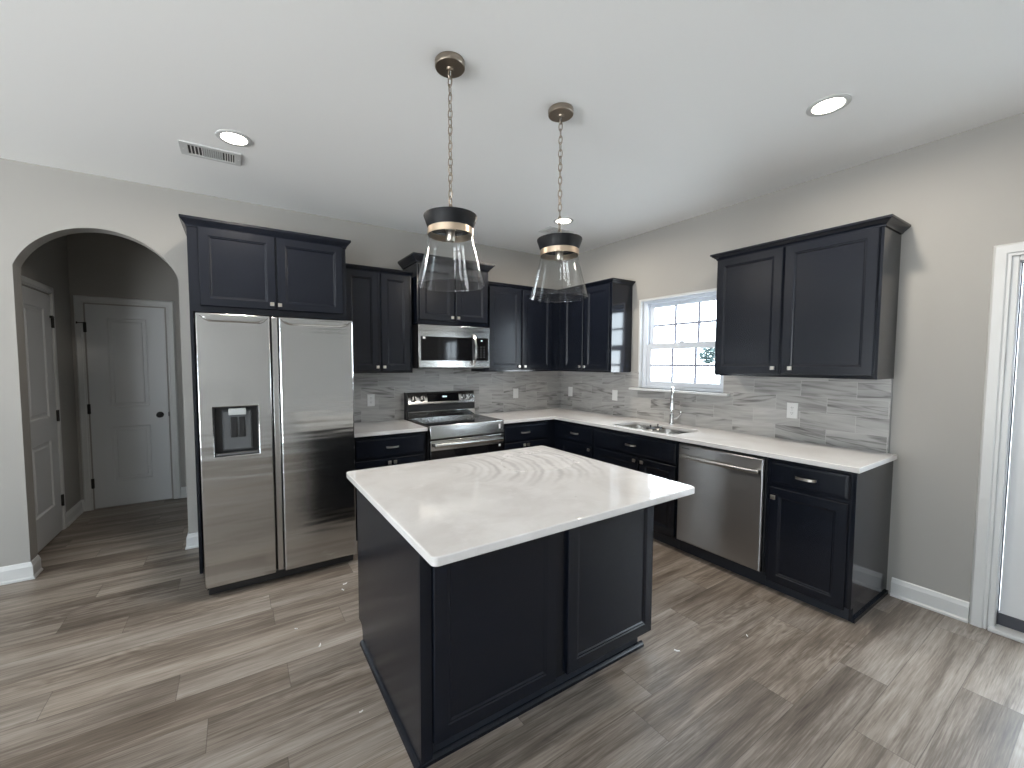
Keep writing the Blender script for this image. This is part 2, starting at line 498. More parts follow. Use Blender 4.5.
# right wall
WY0, WY1, WZ0, WZ1 = -1.222, -2.11, 1.232, 2.125      # kitchen window opening
DY0, DY1, DZ = -3.632, -4.60, 2.065                    # glazed door opening
mb = wall_cells([-0.0, 1.222, 2.11, 3.632, 4.60, 6.25], [0, 1.232, 2.065, 2.125, H],
                [(1.222, 2.11, 1.232, 2.125), (3.632, 4.60, -1, 2.065)], 0, .14, lambda u, v, t: (t, -u, v))
tag(obj('wall_right', mb, M['wall']), 'greige right wall with kitchen window and glazed door', 'wall', kind='structure')
mb = wall_cells([XL - .15, -7.1, -5.8, .14], [0, .3, 2.4, H], [(-7.1, -5.8, .3, 2.4)], YR, YR - .14, lambda u, v, t: (u, t, v))
tag(obj('wall_rear', mb, M['wall_w']), 'wall lightened for reflections, with one tall window behind the viewer', 'wall', kind='structure')
mb = wall_cells([YR, -5.55, -4.05, -3.1, -1.6, .125], [0, .1, 2.3, H], [(-5.55, -4.05, .1, 2.3), (-3.1, -1.6, .1, 2.3)], XL, XL - .14, lambda u, v, t: (t, u, v))
tag(obj('wall_left', mb, M['wall']), 'greige left wall with two added tall windows', 'wall', kind='structure')
# passage walls behind the arch
tag(obj('wall_passage_left', MB().box((-4.99, .125, 0), (-4.87, 1.7, H)), M['wall']), 'greige side wall of the passage behind the arch', 'wall', kind='structure')
tag(obj('wall_passage_back', MB().box((-4.87, 1.58, 0), (-2.4, 1.7, H)), M['wall']), 'greige end wall of the passage behind the arch', 'wall', kind='structure')
tag(obj('wall_passage_right', MB().box((-2.52, .125, 0), (-2.4, 1.58, H)), M['wall']), 'greige closing wall of the passage hidden beside the kitchen', 'wall', kind='structure')
# outdoors
g_ = obj('ground', MB().box((.2, -30, -.35), (45, 40, -.3)), M['bounce_ground'])
tag(g_, 'pale ground outside the kitchen window, whitened to bounce light', 'ground', kind='structure')

# baseboards with a shoe at the foot
BB = [(0, 0), (.022, 0), (.022, .012), (.014, .02), (.014, .088), (.009, .098), (.006, .112), (0, .118)]
def baseboard(name, path, label, left=True):
    tag(obj(name, MB().sweep(path, BB, 0, left), M['trim'], smooth=True, angle=25), label, 'baseboard', kind='structure')
baseboard('baseboard_back', [(XL, 0), (AX0, 0), (AX0, .125)], 'white baseboard left of the arch, wrapping its corner', False)
baseboard('trim_1', [(AX1, .125), (AX1, 0), (-3.79, 0)], 'short white baseboard between the arch and the refrigerator panel', False)
baseboard('baseboard_right', [(0, -3.232), (0, -3.566)], 'white baseboard between the end cabinet and the glazed door', False)
baseboard('baseboard_passage', [(-4.87, 1.105), (-4.87, 1.58), (-4.835, 1.58)], 'white baseboard in the corner of the passage', False)
baseboard('trim_2', [(-4.075, 1.58), (-2.52, 1.58)], 'white baseboard beyond the closed white passage door', False)

# ---------------------------------------------------------------- backsplash tile
mb = MB(BACK).box((-2.745, .001, .90), (-.009, .009, 1.50))
tag(obj('backsplash_back', mb, M['tile_b']), 'grey veined tile backsplash behind the range', 'backsplash', kind='structure')
mb = wall_cells([0, 1.222, 2.11, 3.182], [.90, 1.232, 1.40], [(1.222, 2.11, 1.232, 3)], .001, .009, lambda u, v, t: (-t, -u, v))
tag(obj('backsplash_right', mb, M['tile_r']), 'grey veined tile backsplash around the sink and under the window', 'backsplash', kind='structure')
tag(obj('trim_3', MB(RIGHT).box((3.182, 0, .915), (3.187, .011, 1.393)), M['edge']), 'thin metal strip ending the tile beside the end cabinet', 'trim', kind='structure')

# ------------------------------------------------------------------ kitchen window
def kitchen_window():
    w = thing('window_1', 'white double hung window with grilles above the sink', 'window', (.07, -1.666, WZ0), kind='structure')
    y0, y1, z0, z1 = WY0 - .0, WY1 + .0, WZ0, WZ1
    fr = MB()
    # outer frame
    for a, b in (((.045, y0, z0), (.125, y0 - .053, z1)), ((.045, y1, z0), (.125, y1 + .019, z1)), ((.046, y0 - .0532, z1 - .035), (.125, y1 + .0192, z1)), ((.046, y0 - .0532, z0), (.125, y1 + .0192, z0 + .03))):
        fr.box(a, b)
    obj('window_frame', fr, M['vinyl'], w, bevel=.003)
    zm = 1.664
    def sash(nm, x0, x1, za, zb, bot, top):
        s = MB(); st = .045
        ya, yb = y0 - .054, y1 + .020
        s.box((x0, ya, za), (x1, ya - st, zb)).box((x0, yb, za), (x1, yb + st, zb))
        s.box((x0, ya - st, za), (x1, yb + st, za + bot)).box((x0, ya - st, zb - top), (x1, yb + st, zb))
        o = obj(nm, s, M['vinyl'], w, bevel=.004)
        xm_ = (x0 + x1) / 2
        ga, gb = ya - st, yb + st; gz0, gz1 = za + bot, zb - top
        g = MB()
        for k in (1, 2):
            yy = ga + (gb - ga) * k / 3; g.box((xm_ - .007, yy - .0105, gz0), (xm_ + .007, yy + .0105, gz1))
        zz = (gz0 + gz1) / 2; g.box((xm_ - .006, ga, zz - .0105), (xm_ + .007, gb, zz + .0105))
        obj('grille', g, M['grille'], o)
        obj('pane', MB().box((xm_ - .002, ga, gz0), (xm_ + .002, gb, gz1)), M['pane'], o)
        return o
    sash('upper_sash', .088, .118, zm - .02, z1 - .036, .045, .040)
    lo = sash('lower_sash', .052, .082, z0 + .031, zm + .02, .044, .056)
    lk = MB().box((.05, -1.635, zm + .02), (.078, -1.695, zm + .032)).box((.056, -1.645, zm + .032), (.070, -1.675, zm + .042))
    obj('sash_lock', lk, M['vinyl'], lo, bevel=.002)
    # white liner of the reveal
    li = MB()
    li.box((-.004, y0 + .012, z0), (.05, y0 - .006, z1 + .012)).box((-.004, y1 - .012, z0), (.05, y1 + .006, z1 + .012)).box((-.004, y0 - .006, z1 - .006), (.05, y1 + .006, z1 + .012))
    obj('jamb_liner', li, M['trim'], w, bevel=.002)
    obj('window_sill', MB().box((-.055, -1.135, 1.210), (.05, -2.168, 1.232)), M['trim'], w, bevel=.004)
kitchen_window()

def rear_window(n, label, P, u0, u1, v0, v1):
    w = thing('window_%d' % n, label, 'window', P((u0 + u1) / 2, v0, .07), kind='structure')
    fr = MB(P)
    t = .05
    for a, b in (((u0, v0, .03), (u0 + t, v1, .11)), ((u1 - t, v0, .03), (u1, v1, .11)), ((u0, v0, .03), (u1, v0 + t, .11)), ((u0, v1 - t, .03), (u1, v1, .11)),
                 (((u0 + u1) / 2 - .03, v0, .04), ((u0 + u1) / 2 + .03, v1, .10)), ((u0, (v0 + v1) / 2 - .025, .04), (u1, (v0 + v1) / 2 + .025, .10))):
        fr.box(a, b)
    obj('window_frame', fr, M['vinyl'], w)
    obj('pane', MB(P).box((u0 + t, v0 + t, .065), (u1 - t, v1 - t, .069)), M['pane'], w)
PR = lambda u, v, t: (u, YR - t, v)
rear_window(2, 'tall rear window behind the viewer', PR, -7.1, -5.8, .3, 2.4)
PLW = lambda u, v, t: (XL - t, u, v)  # left wall windows are unseen, added to light the room and ceiling
rear_window(3, 'tall window added out of view in the left wall closer to the rear', PLW, -5.55, -4.05, .1, 2.3)
rear_window(4, 'tall window added out of view in the left wall closer to the arch', PLW, -3.1, -1.6, .1, 2.3)

# ------------------------------------------------------------------ doors
def casing(P, u0, u1, z1, w=.066, t=.017):
    mb = MB(P)
    def leg(a, b): # stepped casing profile
        mb.box((a, 0, 0), (b, t * .7, z1 + w)); 
    prof = [(0, .0), (0, t * .65), (.012, t * .65), (.018, t), (w - .012, t), (w - .004, t * .6), (w, 0)]
    # left leg, head, right leg as one mitred loft (inner edge first)
    rings = []
    for (cu, cz, su, sz) in ((u0, 0, -1, 0), (u0, z1, -1, 1), (u1, z1, 1, 1), (u1, 0, 1, 0)):
        rings.append([(cu + su * o, d, cz + sz * o) for o, d in prof])
    mb.loft(rings)
    return mb

def two_panel_face(mb, P, u0, u1, z0, z1, d0, d1, pans):
    """flat slab with recessed moulded panels on its front"""
    us = sorted({u0, u1, *[p[0] for p in pans], *[p[1] for p in pans]})
    zs = sorted({z0, z1, *[p[2] for p in pans], *[p[3] for p in pans]})
    for i in range(len(us) - 1):
        for j in range(len(zs) - 1):
            cu, cz = (us[i] + us[i + 1]) / 2, (zs[j] + zs[j + 1]) / 2
            if any(p[0] < cu < p[1] and p[2] < cz < p[3] for p in pans): continue
            mb.face([mb.v((us[i], d1, zs[j])), mb.v((us[i + 1], d1, zs[j])), mb.v((us[i + 1], d1, zs[j + 1])), mb.v((us[i], d1, zs[j + 1]))])
    for p in pans:
        def rect(i, dd): return [(p[0] + i, d1 - dd, p[2] + i), (p[1] - i, d1 - dd, p[2] + i), (p[1] - i, d1 - dd, p[3] - i), (p[0] + i, d1 - dd, p[3] - i)]
        mb.loft([rect(0, 0), rect(.012, .010), rect(.030, .011), rect(.042, .003)], cap0=False)
    a = [mb.v(q) for q in ((u0, d1, z0), (u1, d1, z0), (u1, d1, z1), (u0, d1, z1))]
    b = [mb.v(q) for q in ((u0, d0, z0), (u1, d0, z0), (u1, d0, z1), (u0, d0, z1))]
    for i in range(4): mb.face([a[i], a[(i + 1) % 4], b[(i + 1) % 4], b[i]])
    mb.face(b)

def hinge_mb(P, u, z, d):
    h = MB(P)
    h.box((u - .012, d - .004, z - .048), (u + .012, d + .006, z + .048))
    c = (u, d + .008)
    h.loft([[(c[0] + .007 * math.cos(k * PI / 4), c[1] + .007 * math.sin(k * PI / 4), zz) for k in range(8)] for zz in (z - .05, z + .05)])
    return h

def passage_door(n, label, P, u0, u1, z1, hinge_u, knob_u, loc):
    d = thing('door_%d' % n, label, 'door', loc, kind='structure')
    obj('casing', casing(P, u0 - .012, u1 + .012, z1 + .012), M['trim'], d, smooth=True, angle=20)
    mb = MB(P); w = u1 - u0
    pans = [(u0 + .155, u1 - .155, 1.03, z1 - .13), (u0 + .155, u1 - .155, .27, .83)]
    two_panel_face(mb, P, u0 + .003, u1 - .003, .012, z1 - .003, .001, .010, pans)
    obj('door_slab', mb, M['door'], d)
    for z in (.27, 1.02, 1.83):
        obj('hinge', hinge_mb(P, hinge_u, z, .012), M['hinge'], d)
    st = MB(P).box((hinge_u - .055, .018, 1.868), (hinge_u + .006, .028, 1.876)).box((hinge_u - .058, .014, 1.862), (hinge_u - .05, .034, 1.882))
    obj('hinge_stop', st, M['hinge'], d)
    if knob_u is not None:
        k = MB(P); c = knob_u
        prof = [(.032, .010), (.032, .016), (.012, .020), (.011, .040), (.024, .048), (.028, .058), (.024, .068), (.010, .074), (.001, .075)]
        k.loft([[(c + r * math.cos(2 * PI * i / 24), hh, .93 + r * math.sin(2 * PI * i / 24)) for i in range(24)] for r, hh in prof])
        obj('knob', k, M['hinge'], d, smooth=True)
        sp = MB(P).box((u1 - .004, .004, .91), (u1 + .004, .013, .955))
        obj('strike_plate', sp, M['hinge'], d)
PB = lambda u, d, z: (u, 1.58 - d, z)
PL = lambda u, d, z: (-4.87 + d, u, z)
passage_door(1, 'white two panel door at the end of the passage, black knob', PB, -4.768, -4.152, 2.06, -4.772, -4.225, (-4.46, 1.57, 0))
passage_door(2, 'white panel door on the side wall of the passage, seen edge on', PL, .335, 1.03, 2.06, 1.034, None, (-4.86, .68, 0))

def patio_door():
    d = thing('door_3', 'white exterior door with a glazed light beside the end cabinet', 'door', (.05, -4.116, 0), kind='structure')
    P = RIGHT
    obj('casing', casing(P, 3.634, 4.598, 2.066, .068, .02), M['trim'], d, smooth=True, angle=20)
    j = MB(P)
    j.box((3.632, -.139, 0), (3.660, -.001, 2.065)).box((4.572, -.139, 0), (4.60, -.001, 2.065)).box((3.6602, -.139, 2.037), (4.5718, -.001, 2.065))
    obj('door_jamb', j, M['trim'], d, bevel=.003)
    ws = MB(P).box((3.661, -.064, .02), (3.6665, -.058, 2.036)).box((3.661, -.064, 2.0315), (4.571, -.058, 2.036))
    obj('weatherstrip', ws, M['sweep'], d)
    u0, u1, z0, z1 = 3.668, 4.565, .09, 2.03
    g0, g1, h0, h1 = 3.79, 4.445, .285, 1.90
    f = MB(P)
    f.box((u0, -.105, z0), (g0, -.062, z1)).box((g1, -.105, z0), (u1, -.062, z1)).box((g0, -.105, z0), (g1, -.062, h0)).box((g0, -.105, h1), (g1, -.062, z1))
    slab = obj('door_slab', f, M['door'], d)
    lf = MB(P); t = .03
    for a, b in (((g0 - t, h0 - t), (g0 + .008, h1 + t)), ((g1 - .008, h0 - t), (g1 + t, h1 + t)), ((g0, h0 - t), (g1, h0 + .008)), ((g0, h1 - .008), (g1, h1 + t))):
        lf.box((a[0], -.064, a[1]), (b[0], -.052, b[1]))
    lite = obj('light_frame', lf, M['vinyl'], d, bevel=.004)
    g = MB(P)
    for k in (1, 2): g.box((g0 + (g1 - g0) * k / 3 - .009, -.09, h0), (g0 + (g1 - g0) * k / 3 + .009, -.076, h1))
    for k in range(1, 5): g.box((g0, -.09, h0 + (h1 - h0) * k / 5 - .009), (g1, -.076, h0 + (h1 - h0) * k / 5 + .009))
    obj('grille', g, M['vinyl'], lite)
    obj('pane', MB(P).box((g0, -.085, h0), (g1, -.081, h1)), M['pane'], lite)
    obj('door_sweep', MB(P).box((3.662, -.108, .022), (4.57, -.058, .09)), M['sweep'], d, bevel=.004)
    obj('threshold', MB(P).box((3.64, -.14, 0), (4.59, .03, .022)), M['trim'], d, bevel=.005)
patio_door()

# ------------------------------------------------------------------ cabinet pieces
DOOR_RINGS = [(0, .004), (.004, 0), (.054, 0), (.058, .003), (.064, .004), (.070, .009)]
DRAW_RINGS = [(0, .007), (.006, .0015), (.016, .0008), (.020, 0)]
CROWN_S = [(0, 0), (.006, 0), (.008, .006), (.012, .010), (.020, .016), (.030, .024), (.034, .028), (.036, .028), (.036, .040), (0, .040)]
def crown_prof(out, h):
    return [(0, 0), (.17 * out, 0), (.20 * out, .12 * h), (.28 * out, .22 * h), (.52 * out, .40 * h), (.80 * out, .62 * h), (.88 * out, .72 * h), (out, .74 * h), (out, h), (0, h)]

def knob(P, u, z, d, parent):
    k = MB(P)
    k.loft([[(u + r * math.cos(i * PI / 6), dd, z + r * math.sin(i * PI / 6)) for i in range(12)] for r, dd in ((.006, d), (.005, d + .012))])
    k.loft([[(u - h, dd, z - h), (u + h, dd, z - h), (u + h, dd, z + h), (u - h, dd, z + h)] for h, dd in ((.009, d + .011), (.013, d + .015), (.013, d + .024), (.011, d + .026))])
    return obj('knob', k, M['nickel'], parent)

def pull(P, u, z, d, parent, L=.105):
    k = MB(P); h = L / 2; r = .0055
    pts = [(-h, 0), (-h + .004, .014), (-h + .014, .022), (-h * .4, .026), (0, .027), (h * .4, .026), (h - .014, .022), (h - .004, .014), (h, 0)]
    rings = []
    for q, (a, b) in enumerate(pts):
        ww = .0075 if abs(a) < h - .003 else .006
        n0 = pts[max(q - 1, 0)]; n1 = pts[min(q + 1, len(pts) - 1)]
        t = Vector((n1[0] - n0[0], n1[1] - n0[1])).normalized(); nn = Vector((-t.y, t.x)) * .0035
        rings.append([(u + a - nn.x, d + b - nn.y, z - ww), (u + a + nn.x, d + b + nn.y, z - ww), (u + a + nn.x, d + b + nn.y, z + ww), (u + a - nn.x, d + b - nn.y, z + ww)])
    k.loft(rings)
    return obj('handle', k, M['nickel'], parent)

def cab_door(P, u0, u1, z0, z1, d, parent, kn=None):
    o = obj('door', MB(P).panel(u0, u1, z0, z1, d + .001, d + .021, DOOR_RINGS), M['paint'], parent)
    if kn: knob(P, kn[0], kn[1], d + .020, o)
    return o

def cab_drawer(P, u0, u1, z0, z1, d, parent, pu=None):
    o = obj('drawer', MB(P).panel(u0, u1, z0, z1, d + .001, d + .021, DRAW_RINGS), M['paint'], parent)
    if pu is not None: pull(P, pu, (z0 + z1) / 2, d + .019, o)
    return o

def upper(name, label, P, u0, u1, z0, z1, d, doors, loc, crown=None, cut=None):
    t = thing(name, label, 'cabinet', loc)
    mb = MB(P).box((u0, .0015, z0), (u1, d, z1))
    obj('body', mb, M['paint_gloss'], t, bevel=.0015)
    for a, b, c, e, k in doors: cab_door(P, a, b, c, e, d, t, k)
    if crown:
        path, out, h, zc_, left = crown
        obj('crown_moulding', MB().sweep([P(*q, 0)[:2] for q in path], crown_prof(out, h), zc_, left), M['paint'], t)
    return t

Z0 = 1.393
fc = thing('refrigerator_cabinet', 'tall dark cabinet surround enclosing the refrigerator, two doors above it', 'cabinet', (-3.28, -.3, 0))
obj('body', MB(BACK).box((-3.784, 0, 1.835), (-2.760, .545, 2.415)), M['paint'], fc, bevel=.0015)
obj('side_panel', MB(BACK).box((-3.784, 0, 0), (-3.764, .545, 1.835)), M['paint'], fc, bevel=.0015)
obj('side_panel', MB(BACK).box((-2.780, 0, 0), (-2.760, .545, 1.835)), M['paint'], fc, bevel=.0015)
cab_door(BACK, -3.722, -3.262, 1.876, 2.408, .545, fc, (-3.291, 1.915))
cab_door(BACK, -3.252, -2.788, 1.876, 2.408, .545, fc, (-3.240, 1.912))
obj('crown_moulding', MB().sweep([(-3.784, -.0015), (-3.784, -.545), (-2.760, -.545), (-2.760, -.0015)], crown_prof(.036, .062), 2.402, False), M['paint'], fc)

upper('wall_cabinet', 'dark two door wall cabinet between the refrigerator and the microwave', BACK, -2.757, -2.112, Z0, 2.305, .305,
      [(-2.726, -2.438, 1.412, 2.294, (-2.447 - .006, 1.449)), (-2.410, -2.140, 1.412, 2.294, (-2.391, 1.449))], (-2.43, -.15, Z0),
      ([(-2.757, .305), (-2.112, .305)], .030, .040, 2.296, False))
upper('wall_cabinet', 'taller deeper dark cabinet directly above the microwave with flared crown', BACK, -2.092, -1.322, 1.853, 2.44, .38,
      [(-2.072, -1.716, 1.893, 2.405, (-1.745, 1.925)), (-1.698, -1.342, 1.893, 2.405, (-1.680, 1.925))], (-1.707, -.19, 1.853),
      ([(-2.092, .0015), (-2.092, .38), (-1.322, .38), (-1.322, .0015)], .052, .070, 2.42, False))
upper('wall_cabinet', 'dark two door wall cabinet between the microwave and the room corner', BACK, -1.318, -.0015, Z0, 2.305, .305,
      [(-1.272, -.868, 1.412, 2.294, (-.893, 1.449)), (-.840, -.430, 1.412, 2.294, (-.815, 1.449))], (-.66, -.15, Z0),
      ([(-1.318, .305), (-.300, .305)], .030, .040, 2.296, False))
upper('wall_cabinet', 'navy two door wall cabinet between the room corner and the window', RIGHT, .306, 1.120, Z0, 2.305, .305,
      [(.405, .722, 1.412, 2.294, (.697, 1.449)), (.748, 1.098, 1.412, 2.294, (.770, 1.449))], (-.15, -.71, Z0),
      ([(.306, .305), (1.120, .305), (1.120, .0015)], .036, .042, 2.296, False))
upper('wall_cabinet', 'navy two door wall cabinet hanging alone right beside the window', RIGHT, 2.199, 3.189, Z0, 2.305, .305,
      [(2.205, 2.666, 1.412, 2.292, (2.634, 1.456)), (2.680, 3.172, 1.412, 2.292, (2.741, 1.456))], (-.15, -2.70, Z0),
      ([(2.199, .0015), (2.199, .305), (3.189, .305), (3.189, .0015)], .042, .048, 2.293, False))

def base(name, label, P, u0, u1, loc, d=.61, end=None, notchless=True):
    t = thing(name, label, 'cabinet', loc)
    obj('body', MB(P).box((u0, .0015, .09), (u1, d, .882)), M['paint'], t, bevel=.0015)
    obj('toe_kick', MB(P).box((u0, .02, 0), (u1, .572, .0895)), M['toe'], t)
    return t
t = base('base_cabinet', 'short dark base cabinet between the refrigerator and the range', BACK, -2.748, -2.108, (-2.43, -.3, 0))
cab_drawer(BACK, -2.728, -2.128, .690, .858, .61, t, -2.420)
cab_door(BACK, -2.728, -2.432, .105, .676, .61, t, (-2.452, .645)); cab_door(BACK, -2.424, -2.128, .105, .676, .61, t, (-2.404, .645))
t = base('base_cabinet', 'dark base cabinet between the range and the inner corner', BACK, -1.300, -.611, (-.96, -.3, 0))
cab_drawer(BACK, -1.283, -.720, .690, .858, .61, t, -1.020)
cab_door(BACK, -1.283, -1.022, .105, .676, .61, t, (-1.042, .645)); cab_door(BACK, -1.014, -.720, .105, .676, .61, t, (-.994, .645))
t = base('base_cabinet', 'narrow dark base cabinet between the inner corner and the sink cabinet', RIGHT, .002, 1.205, (-.3, -.9, 0))
cab_drawer(RIGHT, .725, 1.190, .690, .858, .61, t, .945)
cab_door(RIGHT, .725, 1.190, .105, .676, .61, t, (1.160, .642))
# the sink cabinet is an open box so the basins hang inside it
t = thing('sink_cabinet', 'wide dark sink base cabinet under the window, left of the dishwasher', 'cabinet', (-.3, -1.66, 0))
mb = MB(RIGHT)
mb.box((1.207, .0015, .09), (1.225, .61, .882)).box((2.092, .0015, .09), (2.110, .61, .882)).box((1.225, .0015, .09), (2.092, .61, .108)).box((1.225, .0015, .108), (2.092, .015, .882)).box((1.225, .595, .108), (2.092, .61, .882))
obj('body', mb, M['paint'], t)
obj('toe_kick', MB(RIGHT).box((1.207, .02, 0), (2.110, .572, .0895)), M['toe'], t)
cab_drawer(RIGHT, 1.225, 2.092, .690, .858, .61, t, 1.655)
cab_door(RIGHT, 1.225, 1.735, .105, .676, .61, t, (1.705, .648)); cab_door(RIGHT, 1.748, 2.092, .105, .676, .61, t, (1.785, .648))
t = thing('base_cabinet', 'navy end base cabinet with one drawer, right of the dishwasher', 'cabinet', (-.3, -2.97, 0))
obj('body', MB(RIGHT).box((2.748, .0015, .085), (3.190, .605, .882)), M['paint'], t)
mb = MB(RIGHT); pl = [(.0015, 0), (.575, 0), (.575, .085), (.610, .085), (.610, .882), (.0015, .882)]
mb.loft([[(3.190, a, b) for a, b in pl], [(3.209, a, b) for a, b in pl]])
obj('end_panel', mb, M['paint_gloss'], t, bevel=.001)
obj('toe_kick', MB(RIGHT).box((2.748, .02, 0), (3.190, .572, .0845)), M['toe'], t)
obj('shoe_moulding', MB(RIGHT).box((3.209, .005, 0), (3.220, .578, .024)), M['paint'], t)
cab_drawer(RIGHT, 2.766, 3.182, .712, .862, .605, t, 2.970)
cab_door(RIGHT, 2.770, 3.178, .070, .692, .605, t, (2.800, .632))

# ------------------------------------------------------------------ countertops
CTZ, TH = .914, .031
def rounded(x0, x1, y0, y1, r, k=6):
    out = []
    for cx, cy, a in ((x0 + r, y0 + r, PI), (x1 - r, y0 + r, 1.5 * PI), (x1 - r, y1 - r, 0), (x0 + r, y1 - r, .5 * PI)):
        out.append([(cx + r * math.cos(a + .5 * PI * i / k), cy + r * math.sin(a + .5 * PI * i / k)) for i in range(k + 1)])
    return out
ct = obj('countertop', MB().box((-2.748, -.648, CTZ - TH), (-2.106, -.010, CTZ)), M['quartz'], bevel=.003)
tag(ct, 'short white quartz countertop left of the range', 'countertop')
mb = MB(); bm = mb.bm
yc = [-.010, -.648, -1.26, -2.15, -3.229]
def q(x0, x1, y0, y1): mb.face([mb.v((x0, y0, CTZ)), mb.v((x1, y0, CTZ)), mb.v((x1, y1, CTZ)), mb.v((x0, y1, CTZ))])
q(-1.302, -.648, yc[1], yc[0]); q(-.648, -.010, yc[1], yc[0]); q(-.648, -.010, yc[2], yc[1]); q(-.648, -.010, yc[4], yc[3])
SX0, SX1, SY0, SY1 = -.578, -.185, -2.035, -1.365
arcs = rounded(SX0, SX1, SY0, SY1, .07)
cor = [(-.648, yc[3]), (-.010, yc[3]), (-.010, yc[2]), (-.648, yc[2])]
for i in range(4):
    A = arcs[i]; B = arcs[(i + 1) % 4]
    for j in range(len(A) - 1): mb.face([mb.v((*cor[i], CTZ)), mb.v((*A[j], CTZ)), mb.v((*A[j + 1], CTZ))])
    mb.face([mb.v((*cor[i], CTZ)), mb.v((*A[-1], CTZ)), mb.v((*B[0], CTZ)), mb.v((*cor[(i + 1) % 4], CTZ))])
bmesh.ops.remove_doubles(bm, verts=bm.verts, dist=1e-6)
bmesh.ops.recalc_face_normals(bm, faces=bm.faces)
ext = bmesh.ops.extrude_face_region(bm, geom=bm.faces[:])
bmesh.ops.translate(bm, vec=(0, 0, -TH), verts=[g for g in ext['geom'] if isinstance(g, bmesh.types.BMVert)])
ct2 = obj('countertop', mb, M['quartz'], bevel=.003)
tag(ct2, 'L shaped white quartz countertop running from the range past the sink', 'countertop')

# ------------------------------------------------------------------ sink, strainers, faucet
snk = thing('kitchen_sink', 'stainless double bowl undermount sink below the window', 'sink', (-.38, -1.70, .68))
def basin(x0, x1, y0, y1, depth):
    b = MB(); rings = []
    for ins, z in ((-.012, CTZ - TH - .001), (0, CTZ - TH - .001), (.003, CTZ - TH - .012), (.010, CTZ - depth + .035), (.022, CTZ - depth + .008), (.045, CTZ - depth)):
        rings.append([(*p, z) for a in rounded(x0 + ins, x1 - ins, y0 + ins, y1 - ins, max(.02, .055 - ins * .3)) for p in a])
    b.loft(rings, cap0=False)
    return b
ym = -1.665
obj('basin', basin(SX0 - .004, SX1 + .004, ym + .014, SY1 + .004, .19), M['steel_y'], snk, smooth=True)
obj('basin', basin(SX0 - .004, SX1 + .004, SY0 - .004, ym - .014, .19), M['steel_y'], snk, smooth=True)
obj('divider', MB().box((SX0 + .002, ym - .012, CTZ - TH - .05), (SX1 - .002, ym + .012, CTZ - TH - .012)), M['steel_y'], snk, bevel=.005)
st = thing('sink_strainer', 'chrome and black sink strainer nearer the viewer on the sink divider', 'strainer', (-.375, -1.662, CTZ - TH - .012), 'sink strainers')
def strainer(t):
    c = t.location
    obj('basket', MB().lathe([(.020, 0), (.024, .004), (.034, .022), (.036, .026)], c, 24, cap0=True, cap1=True), M['chrome'], t, smooth=True)
    obj('rim', MB().lathe([(.030, .026), (.042, .027), (.043, .032), (.038, .035), (.010, .036), (.001, .036)], c, 24, cap0=True), M['black'], t, smooth=True)
    obj('stem', MB().lathe([(.004, .036), (.004, .052), (.007, .054), (.007, .060), (.001, .061)], c, 12, cap0=True), M['black'], t, smooth=True)
strainer(st)
st2 = copy_tree(st); st2.location = (-.280, -1.668, CTZ - TH - .012)
st2['label'] = 'chrome and black sink strainer standing nearer the faucet on the sink divider'

fa = thing('faucet', 'tall chrome pull down gooseneck faucet behind the sink', 'faucet', (-.075, -1.668, CTZ))
fx, fy = -.075, -1.668
ddx, ddy = -.82, -.57
mb = MB().lathe([(.029, 0), (.029, .006), (.024, .012), (.021, .02), (.021, .085), (.017, .092), (.0135, .10)], (fx, fy, CTZ), 28, cap0=True, cap1=True)
obj('faucet_body', mb, M['chrome'], fa, smooth=True)
pts = [(fx, fy, CTZ + .09), (fx, fy, CTZ + .18), (fx, fy, CTZ + .27)]
R_ = .062
for i in range(1, 13):
    a = PI * i / 12
    pts.append((fx + ddx * (R_ - R_ * math.cos(a)), fy + ddy * (R_ - R_ * math.cos(a)), CTZ + .27 + R_ * 1.25 * math.sin(a)))
e = pts[-1]; pts.append((e[0], e[1], CTZ + .245))
obj('spout', MB().tube(pts, .0125, 14), M['chrome'], fa, smooth=True)
mb = MB().lathe([(.0135, .11), (.016, .105), (.0185, .06), (.0245, .02), (.0255, .004), (.020, 0)], (e[0], e[1], CTZ + .15), 22, cap0=True, cap1=True)
sh = obj('spray_head', mb, M['chrome'], fa, smooth=True)
obj('spray_button', MB().box((e[0] + ddx * .013 - .005, e[1] + ddy * .013 - .005, CTZ + .185), (e[0] + ddx * .02 + .005, e[1] + ddy * .02 + .005, CTZ + .215)), M['black'], sh, bevel=.002)
hx, hy = .57, -.82
pts = [(fx + hx * .018, fy + hy * .018, CTZ + .055), (fx + hx * .04, fy + hy * .04, CTZ + .06), (fx + hx * .065, fy + hy * .065, CTZ + .085), (fx + hx * .078, fy + hy * .078, CTZ + .125)]
obj('lever', MB().tube(pts, [.012, .009, .006, .005], 10), M['chrome'], fa, smooth=True)

